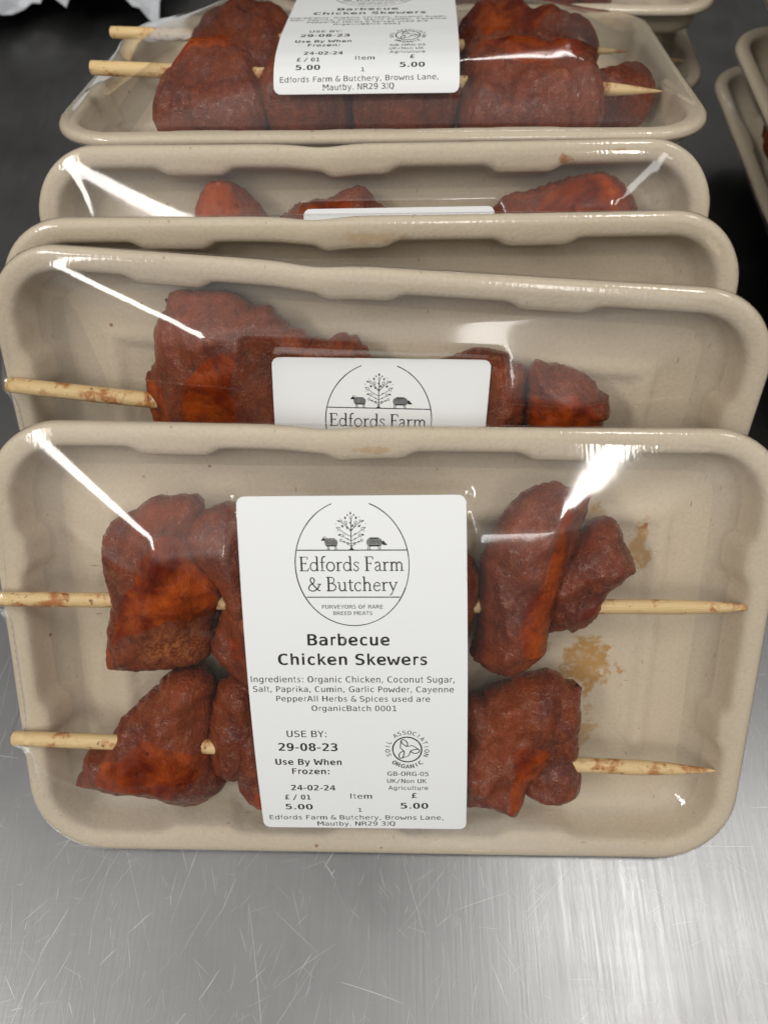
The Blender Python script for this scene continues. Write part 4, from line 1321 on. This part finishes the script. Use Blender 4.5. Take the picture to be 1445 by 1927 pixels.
# ------------------------------------------------------------------ steel counter
def counter():
    zc = -.0042
    V = [(-2.0, -.9, zc), (2.0, -.9, zc), (2.0, 1.6, zc), (-2.0, 1.6, zc), (-2.0, -.9, zc - .03), (2.0, -.9, zc - .03), (2.0, 1.6, zc - .03), (-2.0, 1.6, zc - .03)]
    F = [(0, 1, 2, 3), (7, 6, 5, 4), (0, 4, 5, 1), (1, 5, 6, 2), (2, 6, 7, 3), (3, 7, 4, 0)]
    mi = [0] * 6
    rnd = random.Random(11)
    # knife and tray scratches: hair-thin marks lying on the sheet
    for k in range(4200):
        x, y = rnd.uniform(-.24, .24), rnd.uniform(-.07, .09)
        if k % 5 == 0:
            x, y = rnd.uniform(-.5, .5), rnd.uniform(.1, .8)
        a = rnd.choice([rnd.gauss(math.radians(68), .22), rnd.gauss(math.radians(105), .25), rnd.uniform(0, math.pi)])
        L = min(.045, rnd.expovariate(1 / .009) + .002)
        w = rnd.choice([.00003, .00004, .00004, .00005, .00006, .00009])
        if k > 1700:
            L, w = rnd.uniform(.002, .009), rnd.choice([.000018, .000025, .000035])
            a = rnd.gauss(math.radians(85), .7)
        bend = rnd.uniform(-.015, .015) * L
        ca, sa = math.cos(a), math.sin(a)
        z = zc + .00003 + k * 2e-9
        n0 = len(V)
        for t in range(5):
            s = t / 4
            off = bend * 4 * s * (1 - s)
            ww = w * (.25 + .75 * math.sin(math.pi * min(max(s, .08), .92)))
            px, py = x + ca * L * s - sa * off, y + sa * L * s + ca * off
            V += [(px - sa * ww, py + ca * ww, z), (px + sa * ww, py - ca * ww, z)]
        c = 1 if rnd.random() < .68 else 2
        for t in range(4):
            q = n0 + 2 * t
            F.append((q, q + 1, q + 3, q + 2))
            mi.append(c)
    me = mesh('counter', V, F)
    o = link('steel_counter', me, [M_STEEL, M_SCR1, M_SCR2], smooth=False)
    me.polygons.foreach_set('material_index', mi)
    o['kind'] = 'structure'
    o['label'] = 'scratched stainless steel counter top under all the packs'
    return o


counter()

# ------------------------------------------------------------------ poses of the five packs of the row
M1 = mat((-.0001, .0759, .0530), [[.99989, .01027, -.01104], [-.01507, .68109, -.73204], [0, .73213, .68117]])
M2 = mat((-.0057, .1297, .0638), [[.996, .04421, -.0776], [-.08928, .47068, -.87778], [-.00229, .8812, .47275]])
M3 = mat((-.0035, .1523, .0626), [[.99993, -.01066, .0052], [.00986, .50319, -.86412], [.00659, .86411, .50326]])
M4 = mat((-.0030, .1899, .0609), [[.99993, -.01167, -.00068], [.00576, .54206, -.84032], [.01017, .84026, .54209]])
M5 = mat((-.0005, .3071, .1040), [[.99924, .03263, -.02153], [-.02716, .9756, .21786], [.02811, -.21711, .97574]])

G_PACK = 'wrapped trays of chicken skewers'
G_SK = 'chicken skewers lying in the trays'

# --- front pack
A1 = [(-83.9, 35.7), (-82.7, 39.4), (-79.2, 43.8), (-74.3, 46.2), (-68.5, 49.8), (-66.6, 51.2), (-62.8, 50.7), (-59.4, 51.5), (-54.7, 51.4), (-52.9, 49.5), (-52.7, 46.3), (-47.7, 32.4), (-46.8, 18.8), (-51.9, 13.5), (-53.1, 6.4), (-53.0, .6), (-55.2, -1.8), (-60.4, -3.5), (-68.8, -4.7), (-78.8, -4.7), (-85.1, -4.5), (-85.9, -2.3), (-84.9, 4.1), (-83.4, 13.0), (-81.4, 17.4), (-83.5, 25.2), (-84.4, 31.9)]
A1w = [(-60.9, 44.1), (-58.4, 42.9), (-56.4, 38.9), (-55.5, 34.9), (-50.9, 29.6), (-46.4, 24.9), (-47.0, 21.9), (-52.3, 19.8), (-56.4, 15.8), (-60.9, 18.3), (-65.8, 15.7), (-71.4, 13.9), (-76.3, 11.3), (-79.8, 7.7), (-77.4, 16.4), (-74.3, 24.8), (-70.6, 28.2), (-68.9, 34.7), (-64.7, 39.6)]
A1c = [(-85.5, 4), (-80.4, 5), (-80.5, -4.5), (-86, -4.5)]
A2 = [(-58.2, 42.8), (-53.4, 46.4), (-49.3, 49.2), (-45.4, 50.4), (-40.2, 50.1), (-35.8, 48.0), (-34.1, 22.0), (-39.1, 14.1), (-45.8, 14.5), (-48.4, 24.8), (-52.8, 30.6), (-57.1, 36.3)]
A3 = [(-45.5, 22.9), (-50.4, 14.4), (-52.0, 9.0), (-54.3, 4.7), (-52.4, -1.0), (-47.3, -5.9), (-40.3, -11.0), (-31.9, -7.1), (-29.6, 14.7), (-35.8, 21.6)]
A4 = [(-25.6, 40.7), (-13.1, 47.4), (2.4, 44.3), (14.7, 33.0), (16.5, 14.2), (11.1, 1.5), (-6.9, -.6), (-23.2, 2.8), (-28, 20.4)]
A5 = [(18.2, 34.7), (24.5, 33.4), (27.1, 31.5), (28.5, 28.4), (28.6, 23.0), (27.7, 15.1), (26.2, 8.0), (20.7, 7.1), (16.4, 21.1)]
A6 = [(27.7, 33.3), (29.4, 37.6), (32.9, 44.9), (35.0, 49.5), (38.0, 52.4), (42.2, 55.0), (45.2, 56.5), (49.2, 57.2), (51.5, 56.6), (53.1, 55.1), (55.4, 54.7), (57.8, 55.6), (58.9, 54.7), (57.8, 52.2), (57.3, 48.1), (56.3, 42.7), (54.5, 34.5), (52.5, 28.4), (50.7, 22.1), (50.2, 16.0), (49.1, 9.9), (49.9, 7.2), (49.0, 4.7), (46.3, 2.0), (43.5, -1.4), (40.3, -3.7), (35.3, -4.1), (30.9, -2.0), (26.5, 1.2), (26.0, 4.7), (28.0, 12.8), (28.0, 21.8), (28.2, 28.0)]
A6w = [(49.8, 52.3), (51.5, 50.3), (50.2, 41.8), (49.8, 33.4), (48.8, 24.7), (47.3, 17.7), (47.6, 11.6), (45.0, 5.6), (40.9, 8.1), (38.6, 15.9), (40.1, 22.4), (43.0, 28.1), (45.1, 31.5), (46.2, 39.2), (47.8, 47.8)]
A7 = [(52.4, 36.8), (56.7, 39.2), (58.9, 43.0), (61.5, 45.3), (63.8, 46.1), (66.6, 45.7), (68.9, 42.8), (71.0, 37.6), (72.9, 33.3), (74.7, 31.1), (74.5, 29.8), (72.2, 28.2), (68.7, 25.3), (65.8, 20.6), (65.7, 17.0), (64.3, 14.3), (61.7, 11.4), (58.7, 10.5), (57.6, 8.5), (55.9, 9.9), (52.1, 9.0), (44.9, 9.2), (43.9, 24.9)]
B1 = [(-100.7, -46.3), (-97.7, -42.4), (-96.8, -37.5), (-93.8, -33.9), (-90.0, -33.8), (-87.2, -29.4), (-84.0, -23.9), (-77.8, -18.0), (-74.7, -14.4), (-70.8, -12.0), (-70.1, -9.0), (-67.6, -6.9), (-63.8, -5.2), (-59.1, -4.9), (-54.8, -7.1), (-52.6, -9.7), (-53.5, -16.5), (-54.3, -25.5), (-55.3, -33.2), (-54.3, -39.8), (-49.9, -44.9), (-52.3, -48.9), (-57.5, -53.5), (-62.9, -56.1), (-67.3, -55.8), (-73.5, -53.2), (-80.7, -51.7), (-87.7, -49.5), (-94.9, -47.8), (-100.1, -47.5)]
B1w = [(-88.4, -35.4), (-80.5, -31.3), (-76.9, -27.8), (-71.7, -25.1), (-66.9, -26.9), (-61.2, -29.1), (-55.2, -33.2), (-58.5, -39.1), (-63.0, -42.8), (-66.6, -46.2), (-74.2, -45.4), (-80.8, -43.1), (-90.7, -41.3)]
B2 = [(-53.5, -14.3), (-50.7, -8.5), (-44.7, -6.2), (-37.2, -8.3), (-34.2, -19.7), (-38.4, -41.6), (-49.1, -45.9), (-56.0, -41.9), (-55.9, -25.9)]
B3 = [(-51.6, -23.2), (-49.9, -20.7), (-45.1, -18.7), (-36.8, -18.6), (-26.9, -26.1), (-25.7, -45.8), (-32.8, -54.2), (-40.2, -54.5), (-45.2, -50.5), (-47.4, -46.1), (-48.5, -40.4), (-49.1, -31.7)]
B3w = [(-48, -45), (-40, -43), (-32, -44), (-32, -55), (-41, -56)]
B4 = [(19.9, -18.2), (26.4, -14.5), (30.0, -13.5), (30.8, -11.6), (34.2, -10.4), (38.9, -9.1), (41.4, -6.4), (46.9, -6.0), (50.8, -4.4), (53.7, -4.8), (56.5, -6.7), (58.8, -9.1), (60.6, -8.0), (62.3, -8.9), (61.7, -11.5), (61.2, -13.6), (62.1, -18.4), (62.3, -26.5), (62.7, -33.2), (60.5, -35.0), (54.6, -35.5), (49.7, -39.2), (47.0, -44.2), (46.3, -50.0), (44.9, -54.5), (41.6, -55.2), (36.1, -52.8), (31.3, -50.9), (27.6, -53.0), (22.8, -49.8), (18.8, -33.8)]
B4w = [(40.1, -27.5), (43.7, -24.9), (49.8, -24.8), (51.4, -28.8), (47.9, -36.4), (45.3, -41.1), (45.0, -45.3), (42.6, -49.6), (40.1, -47.4), (39.9, -40.3), (40.8, -34.0)]
B5 = [(44.6, -37.3), (53.2, -32.2), (62.8, -34.1), (64.3, -40.1), (65.3, -43.7), (65.1, -47.6), (62.0, -50.7), (57.9, -52.6), (52.0, -52.7), (48.0, -50.5), (44.4, -46.5)]
B6 = [(-20.3, -17.6), (-.2, -13.5), (14.6, -17.0), (18.1, -30.4), (17.0, -46.5), (7.2, -52.9), (-13.8, -51.3), (-22.0, -37.2)]

LAB1 = Label([(-40.9, 54.3), (22.0, 55.7), (26.9, -55.8), (-37.5, -56.2)], (9.0, 12.5, 6.5))
SA, TA, LA = skewer(M1, 'upper skewer of the frontmost pack, above the lower one beside the same label', G_SK, ((-116.5, 19.9, 3.0), (115.0, 18.2, -2.0)), [
    dict(outline=A1, wb=-2, top=11.0, wet=(A1w, A1c), powder=(-62.5, 6, 8, 8), roof=(([(-61, 43), (-59, 27), (-78, 7)], 13.5, .34), ([(-59, 27), (-47, 22)], 13, .34))),
    dict(outline=A2, wb=2, top=12.0, wet=(A1w,)),
    dict(outline=A3, wb=-4, top=8.0, wet=([(-46, 9), (-42, 10), (-41, 3), (-46, 2)],)),
    dict(outline=A4, wb=-2, top=9.0),
    dict(outline=A5, wb=-4, top=7.0),
    dict(outline=A6, wb=0, top=12.0, wet=(A6w,), roof=(([(50, 50), (48, 35), (44, 15), (41, 6)], 13.5, .30),), ridges=(([(56, 52), (53, 34), (50, 20)], -1.2, 2.5),)),
    dict(outline=A7, wb=-3, top=7.0, roof=(([(50, 26), (60, 29), (71, 31)], 8.5, .30),), ridges=(([(48, 20), (60, 22)], -1.4, 3.0),), wet=([(58, 20), (66, 21), (63, 11), (57, 12)],)),
], seed=1.0, lab=LAB1)
SB, TB, LB = skewer(M1, 'lower skewer of the frontmost pack, its pointed tip nearest the counter', G_SK, ((-116.0, -27.2, 3.0), (109.0, -39.6, -3.0)), [
    dict(outline=B1, wb=-3, top=8.5, wet=(B1w,), roof=(([(-88, -39), (-72, -31), (-57, -36)], 10.5, .30), ([(-72, -31), (-62, -10)], 9.5, .34)), ridges=(([(-80, -21), (-75, -34)], -1.2, 2.5),)),
    dict(outline=B2, wb=-3, top=6.0),
    dict(outline=B3, wb=-2, top=7.5, wet=(B3w,)),
    dict(outline=B6, wb=-2, top=6.5),
    dict(outline=B4, wb=-2, top=8.5, wet=(B4w,), rough=1.5, roof=(([(42, -53), (41, -40), (46, -27)], 10.5, .22), ([(44, -26), (60, -20)], 9.0, .25), ([(44, -26), (40, -10)], 9.5, .3)), ridges=(([(30, -16), (36, -40)], -1.6, 3.5), ([(46, -24), (60, -24)], -1.2, 3), ([(38, -10), (54, -8)], -1.2, 2.5))),
    dict(outline=B5, wb=-4, top=5.5, rough=1.4),
], seed=31.0, lab=LAB1)
P1 = pack(M1, 'frontmost skewer pack, whole printed label facing the camera', G_PACK, TA + TB, [LA, LB], LAB1, wets=(A1w, A1c, A6w, B1w, B4w, B3w), tray_mat=M_PULP_FRONT,
          bumps=((-117.5, 19.9, 5.4), (-117.0, -27.2, 5.4)),
          folds=(([(-92, 45), (-80.5, 38.1), (-66, 31)], .40, 1.2), ([(-58, 14), (-50, 13), (-46, 10)], .4, 1.6), ([(-112, -34), (-102, -40), (-90, -43)], .32, 1.0), ([(-112, -23), (-103, -18), (-93, -16)], .30, 1.0),
                 ([(-112, 14), (-103, 8), (-95, 6)], .30, 1.0), ([(-111, 27), (-103, 33), (-97, 35)], .30, 1.1), ([(-104, -52), (-97, -53), (-88, -52)], .30, 1.0), ([(104, -30), (96, -27), (84, -27)], .30, 1.0), ([(108, 8), (100, 10), (86, 9)], .28, 1.0)))

# --- second pack
C1 = [(-70.9, 34.1), (-66.7, 38.4), (-66.0, 48.2), (-64.2, 54.7), (-61.4, 56.5), (-60.8, 60.6), (-59.4, 62.0), (-53.1, 62.0), (-45.9, 62.2), (-43.4, 62.5), (-38.9, 61.0), (-37.6, 59.6), (-34.1, 58.3), (-30.5, 59.3), (-28.5, 55.7), (-25.4, 53.2), (-22.0, 52.5), (-17.6, 49.4), (-16.0, 40.3), (-16.0, 26.3), (-22.9, 14.5), (-40.7, 7.2), (-63.8, 7.2), (-69.5, 16.4), (-69.6, 23.1), (-70.8, 31.3)]
C1w = [(-46.3, 46.8), (-39.0, 49.5), (-38.0, 47.9), (-39.5, 40.9), (-40.2, 37.5), (-39.0, 29.9), (-40.1, 22.1), (-45.2, 16.2), (-53.6, 17.3), (-55.5, 29.1), (-54.6, 35.4), (-52.6, 40.0)]
C2 = [(-22.7, 49.1), (-18.2, 49.5), (-14.5, 49.2), (-12.3, 51.2), (-9.3, 52.4), (-7.2, 50.7), (-4.2, 51.4), (-3.6, 48.9), (-1.5, 47.4), (-.4, 44.1), (3.7, 30.5), (1.0, 13.6), (-16.3, 10.2), (-23.0, 28.4)]
C3 = [(16.0, 44.4), (25.2, 48.0), (28.2, 49.4), (31.5, 50.5), (36.2, 50.1), (39.0, 49.9), (41.0, 48.9), (42.5, 46.8), (44.1, 47.1), (46.1, 45.8), (46.9, 42.5), (47.6, 27.7), (47.2, 18.5), (28.3, 15.0), (17.4, 25.3)]
C4 = [(47.1, 46.4), (48.5, 47.4), (50.9, 47.6), (55.6, 47.3), (61.3, 45.7), (65.0, 44.4), (67.5, 41.5), (68.6, 39.9), (71.1, 39.3), (72.6, 36.1), (73.1, 33.5), (71.2, 32.5), (71.8, 29.3), (70.9, 20.5), (61.8, 16.0), (51.3, 18.9), (47.6, 27.7), (46.1, 38.2)]
LAB2 = Label([(-29.1, 46.2), (34.9, 50.0), (37.5, -60), (-25.0, -63)], (4.5, 8.0, 5.0))
SC2, TC2, LC2 = skewer(M2, 'skewer in the second pack, blunt stick end at the left above the front tray', G_SK, ((-112.8, 30.8, 3.0), (105, 20.5, 0.0)), [
    dict(outline=C1, wb=-2, top=12.0, wet=(C1w, [(-72, 36), (-62, 34), (-60, 22), (-62, 8), (-72, 10)]), rough=1.4, roof=(([(-42, 50), (-46, 35), (-47, 18)], 13, .28), ([(-46, 35), (-62, 48)], 11, .35)), ridges=(([(-34, 56), (-30, 40), (-32, 20)], -1.2, 3),)),
    dict(outline=C2, wb=-4, top=9.0, rough=1.3),
    dict(outline=C3, wb=-2, top=9.5, rough=1.2),
    dict(outline=C4, wb=-2, top=10.0, rough=1.3, wet=([(48, 40), (60, 42), (68, 36), (70, 22), (50, 20)],), ridges=(([(52, 42), (66, 37)], 1.2, 3), ([(50, 38), (48, 20)], -1.5, 3))),
], r=2.4, seed=61.0, lab=LAB2, limit=lambda v: 9.0 + np.maximum(0, v - 24) * .28)
P2 = pack(M2, 'second pack from the front, label showing only the tree logo', G_PACK, TC2, [LC2], LAB2, wets=(C1w, [(-72, 36), (-62, 34), (-60, 22), (-62, 8), (-72, 10)], [(47, 37), (74, 38), (74, 20), (48, 18)]), bumps=((-114.5, 30.8, 5.6),),
          folds=(([(40, 40), (60, 39.5), (72, 42), (84, 49)], .25, 1.2),))

# --- third pack: only its rim and empty upper half show
P3 = pack(M3, 'third pack from the front, no meat showing above its neighbour', G_PACK, [], [], None, sag=2.0, tray_mat=M_PULP_RIM)

# --- fourth pack
D1 = [(-62.3, 49.8), (-61.1, 54.4), (-58.0, 59.4), (-54.0, 62.0), (-48.1, 61.6), (-42.7, 57.6), (-37.2, 51.9), (-34.7, 46.1), (-36.2, 20), (-53.4, 14), (-63.0, 30)]
D2 = [(-33.1, 48.9), (-30.0, 51.8), (-22.5, 55.1), (-13.9, 55.5), (-10.2, 58.8), (-5.4, 59.5), (-.6, 57.0), (1.7, 53.1), (9.0, 50.6), (15.9, 50.0), (17.9, 36), (-.9, 18), (-27.1, 20)]
D3 = [(36.1, 47.0), (41.5, 52.0), (44.9, 56.0), (54.3, 57.6), (69.4, 62.0), (77.4, 63.0), (82.6, 61.0), (88.0, 56.0), (91.8, 50.4), (91.9, 30), (74.2, 16), (42.2, 20)]
D1w = [(-62, 46), (-61, 56.0), (-55, 62), (-48, 60), (-44, 54), (-46, 44), (-58.2, 44.0)]
D2w = [(-25.6, 44.3), (-21.8, 53.3), (-13.5, 54.9), (-9.6, 55.6), (-6.6, 54.0), (-7.7, 43.3)]
D3w = [(52, 44), (56, 55), (66, 60), (75.6, 62), (82, 58), (87, 52), (86, 42)]
LAB4 = Label([(-23.1, 53.0), (40.2, 53.3), (40, -61), (-23, -61)], (8.0, 11.5, 6.0))
SD, TD, LD = skewer(M4, 'skewer whose meat tops peep over the third tray rim', G_SK, ((-112, 34, 2.0), (106, 32, 0)), [
    dict(outline=D1, wb=-3, top=11.0, wet=(D1w,)), dict(outline=D2, wb=-4, top=10.0, wet=(D2w,)), dict(outline=D3, wb=-3, top=12.0, wet=(D3w,))], seed=91.0, lab=LAB4)
P4 = pack(M4, 'fourth upright pack, the last one leaning below the flat top pack', G_PACK, TD, [LD], LAB4, wets=(D1w, D2w, D3w), bumps=((-113.5, 34, 4.4),), tray_mat=M_PULP_RIM2,
          folds=(([(56, 51), (72, 54), (84, 55), (95, 57)], .3, 1.2),))

# --- fifth pack, lying back on top
E1 = [(-82, -52), (-80, -30), (-74, -20), (-62, -16), (-48, -18), (-40, -28), (-38, -48), (-41, -58), (-60, -60), (-76, -59)]
E2 = [(-44, -54), (-44, -25), (-22, -20), (-9, -26), (-7, -54), (-24, -58)]
E5 = [(-13, -54), (-11, -26), (10, -20), (28, -26), (31, -54), (10, -58)]
E3 = [(28, -58), (27, -24), (40, -16), (56, -15), (70, -22), (78, -34), (81, -50), (76, -59), (50, -61)]
E4 = [(74, -38), (77, -22), (86, -12), (97, -14), (103, -22), (102, -34), (94, -41), (82, -43)]
E1w = [(-76, -38), (-73, -32), (-62, -29), (-54, -28), (-50, -31), (-56, -35), (-66, -36), (-74, -41)]
E3w = [(31, -24), (45, -22), (58, -25), (70, -33), (76, -40), (68, -46), (54, -45), (46, -39), (40, -33), (31, -34)]
F1 = [(-82, 8), (-80, 30), (-70, 40), (-52, 43), (-38, 38), (-32, 22), (-36, 4), (-56, 0), (-74, 1)]
F3 = [(-36, 8), (-34, 32), (-6, 40), (20, 38), (30, 24), (27, 6), (-8, -2)]
F2 = [(28, 8), (30, 32), (44, 42), (60, 38), (76, 26), (88, 14), (86, 4), (70, 0), (48, -2)]
LAB5 = Label([(-36, 48.5), (29, 48.5), (28.0, -60.0), (-34.8, -60.0)], None, bend=[(0, 48.5, 14.5), (15, 33.6, 15.4), (30, 18.6, 16.3), (43, 5.6, 16.9), (50, -1.4, 17.1), (62, -13.4, 17.5), (75, -26.4, 17.8), (80, -31.4, 17.8),
                                                                                             (85, -36.4, 17.5), (89, -40.4, 17.3), (95.7, -47.0, 16.7), (103.4, -54.3, 14.6), (108.4, -58.1, 11.5), (110.8, -59.6, 9.7), (112, -60.0, 8.5)])
SE, TE, LE = skewer(M5, 'near skewer of the topmost flat pack, pale pointed tip poking out at right', G_SK, ((-104, -38, 11), (100, -46, 3.5)), [
    dict(outline=E1, wb=-1, top=17.5, wet=(E1w,), round_=.45, rough=1.5, roof=(([(-76, -36), (-64, -30), (-50, -33)], 18.0, .34), ([(-64, -30), (-66, -56)], 14, .4)), ridges=(([(-44, -28), (-68, -56)], -1.6, 2.2),)), dict(outline=E2, wb=2, top=15.5, rough=1.4, round_=.45), dict(outline=E5, wb=2, top=15.5, rough=1.4, round_=.45),
    dict(outline=E3, wb=-1, top=17.5, wet=(E3w,), round_=.45, rough=1.5, roof=(([(31, -30), (50, -28), (70, -40), (78, -48)], 18.0, .32), ([(36, -34), (36, -56)], 14, .4)), ridges=(([(47, -36), (44, -58)], -2.2, 2.5), ([(50, -38), (72, -56)], -1.6, 2.2))), dict(outline=E4, wb=-4, top=8.0)], r=2.4, seed=121.0, lab=LAB5)
SF, TF, LF = skewer(M5, 'far skewer of the topmost flat pack, behind the first one', G_SK, ((-112, 14, 8.5), (99, 10, 0)), [
    dict(outline=F1, wb=-1, top=15.5, round_=.5, rough=1.4, roof=(([(-76, 12), (-60, 26), (-38, 28)], 15.5, .3),)), dict(outline=F3, wb=2, top=14, round_=.45), dict(outline=F2, wb=-1, top=15, round_=.5, rough=1.4, wet=([(34, 20), (58, 26), (72, 16), (60, 6), (40, 8)],), roof=(([(30, 22), (48, 28), (66, 16), (84, 6)], 15.5, .3),))], r=2.4, seed=151.0, lab=LAB5)
P5 = pack(M5, 'topmost pack lying flat above the leaning row, label foreshortened', G_PACK, TE + TF, [LE, LF], LAB5, wets=(E1w, E3w), folds=(([(-104, -36), (-108, -66)], .7, 2.5),))


# ------------------------------------------------------------------ background packs: copies of the front one
def copy_tree(o, M, label):
    r = o.copy()
    COL.objects.link(r)
    r.matrix_world = M
    r['label'] = label
    for ch in o.children:
        c = ch.copy()
        COL.objects.link(c)
        c.parent = r
        for g in ch.children:
            d = g.copy()
            COL.objects.link(d)
            d.parent = c
    return r


def background_pack(M, label, la, lb):
    p = copy_tree(P1, M, label)
    for c in p.children:
        if c.name.startswith('tray'):
            c.data = PULP_TRAY
    rel = M1.inverted()
    copy_tree(SA, M @ rel @ SA.matrix_basis, la)
    copy_tree(SB, M @ rel @ SB.matrix_basis, lb)
    return p


def pose(x, y, z, rz, rx=0.0, ry=0.0):
    return Matrix.Translation((x, y, z)) @ Matrix.Rotation(math.radians(rz), 4, 'Z') @ Matrix.Rotation(math.radians(rx), 4, 'X') @ Matrix.Rotation(math.radians(ry), 4, 'Y')


background_pack(pose(.055, .476, .074, 0, -2), 'pack lying behind the topmost one, near rim crossing the top edge', 'upper skewer inside the pack behind the topmost one', 'lower skewer inside the pack behind the topmost one')
background_pack(pose(.063, .478, .034, 1, 0), 'blurred pack at the bottom behind the topmost one, rounded corner showing', 'upper skewer in the blurred pack whose corner shows low behind', 'lower skewer in the blurred pack whose corner shows low behind')
background_pack(pose(.2540, .314, .036, 90, 0), 'lowest of the three blurred packs stacked at the right edge', 'inner skewer of the lowest pack in the right stack', 'outer skewer of the lowest pack in the right stack')
background_pack(pose(.2480, .292, .068, 90.5, 0), 'middle of the three blurred packs stacked at the right edge', 'inner skewer of the middle pack in the right stack', 'outer skewer of the middle pack in the right stack')
background_pack(pose(.2430, .335, .101, 89, 0), 'uppermost of the three blurred packs stacked at the right edge', 'inner skewer of the uppermost pack in the right stack', 'outer skewer of the uppermost pack in the right stack')


# ------------------------------------------------------------------ crumpled white paper at the far left
def paper():
    V, F = [], []
    nx, ny = 30, 22
    for j in range(ny + 1):
        for i in range(nx + 1):
            u, v = i / nx, j / ny
            x, y = -.315 + .165 * u, .535 + .16 * v
            front = .012 * math.sin(u * 17) + .016 * abs(math.sin(u * 6.3 + .6))
            y += (1 - v) * front
            z = .004 + .030 * abs(noise.noise(Vector((u * 3.1, v * 2.7, 1.2)))) + .018 * abs(noise.noise(Vector((u * 8, v * 7, 4)))) + .02 * v
            V.append((x, y, z - .004))
    for j in range(ny):
        for i in range(nx):
            a = j * (nx + 1) + i
            F.append((a, a + 1, a + nx + 2, a + nx + 1))
    me = mesh('paper', V, F)
    o = link('paper_sheet', me, plain('white_paper', (.50, .52, .55), .7), smooth=False)
    md = o.modifiers.new('t', 'SOLIDIFY')
    md.thickness = .0003
    o['label'] = 'crumpled white paper lying at the far top left corner'
    o['category'] = 'paper'


paper()
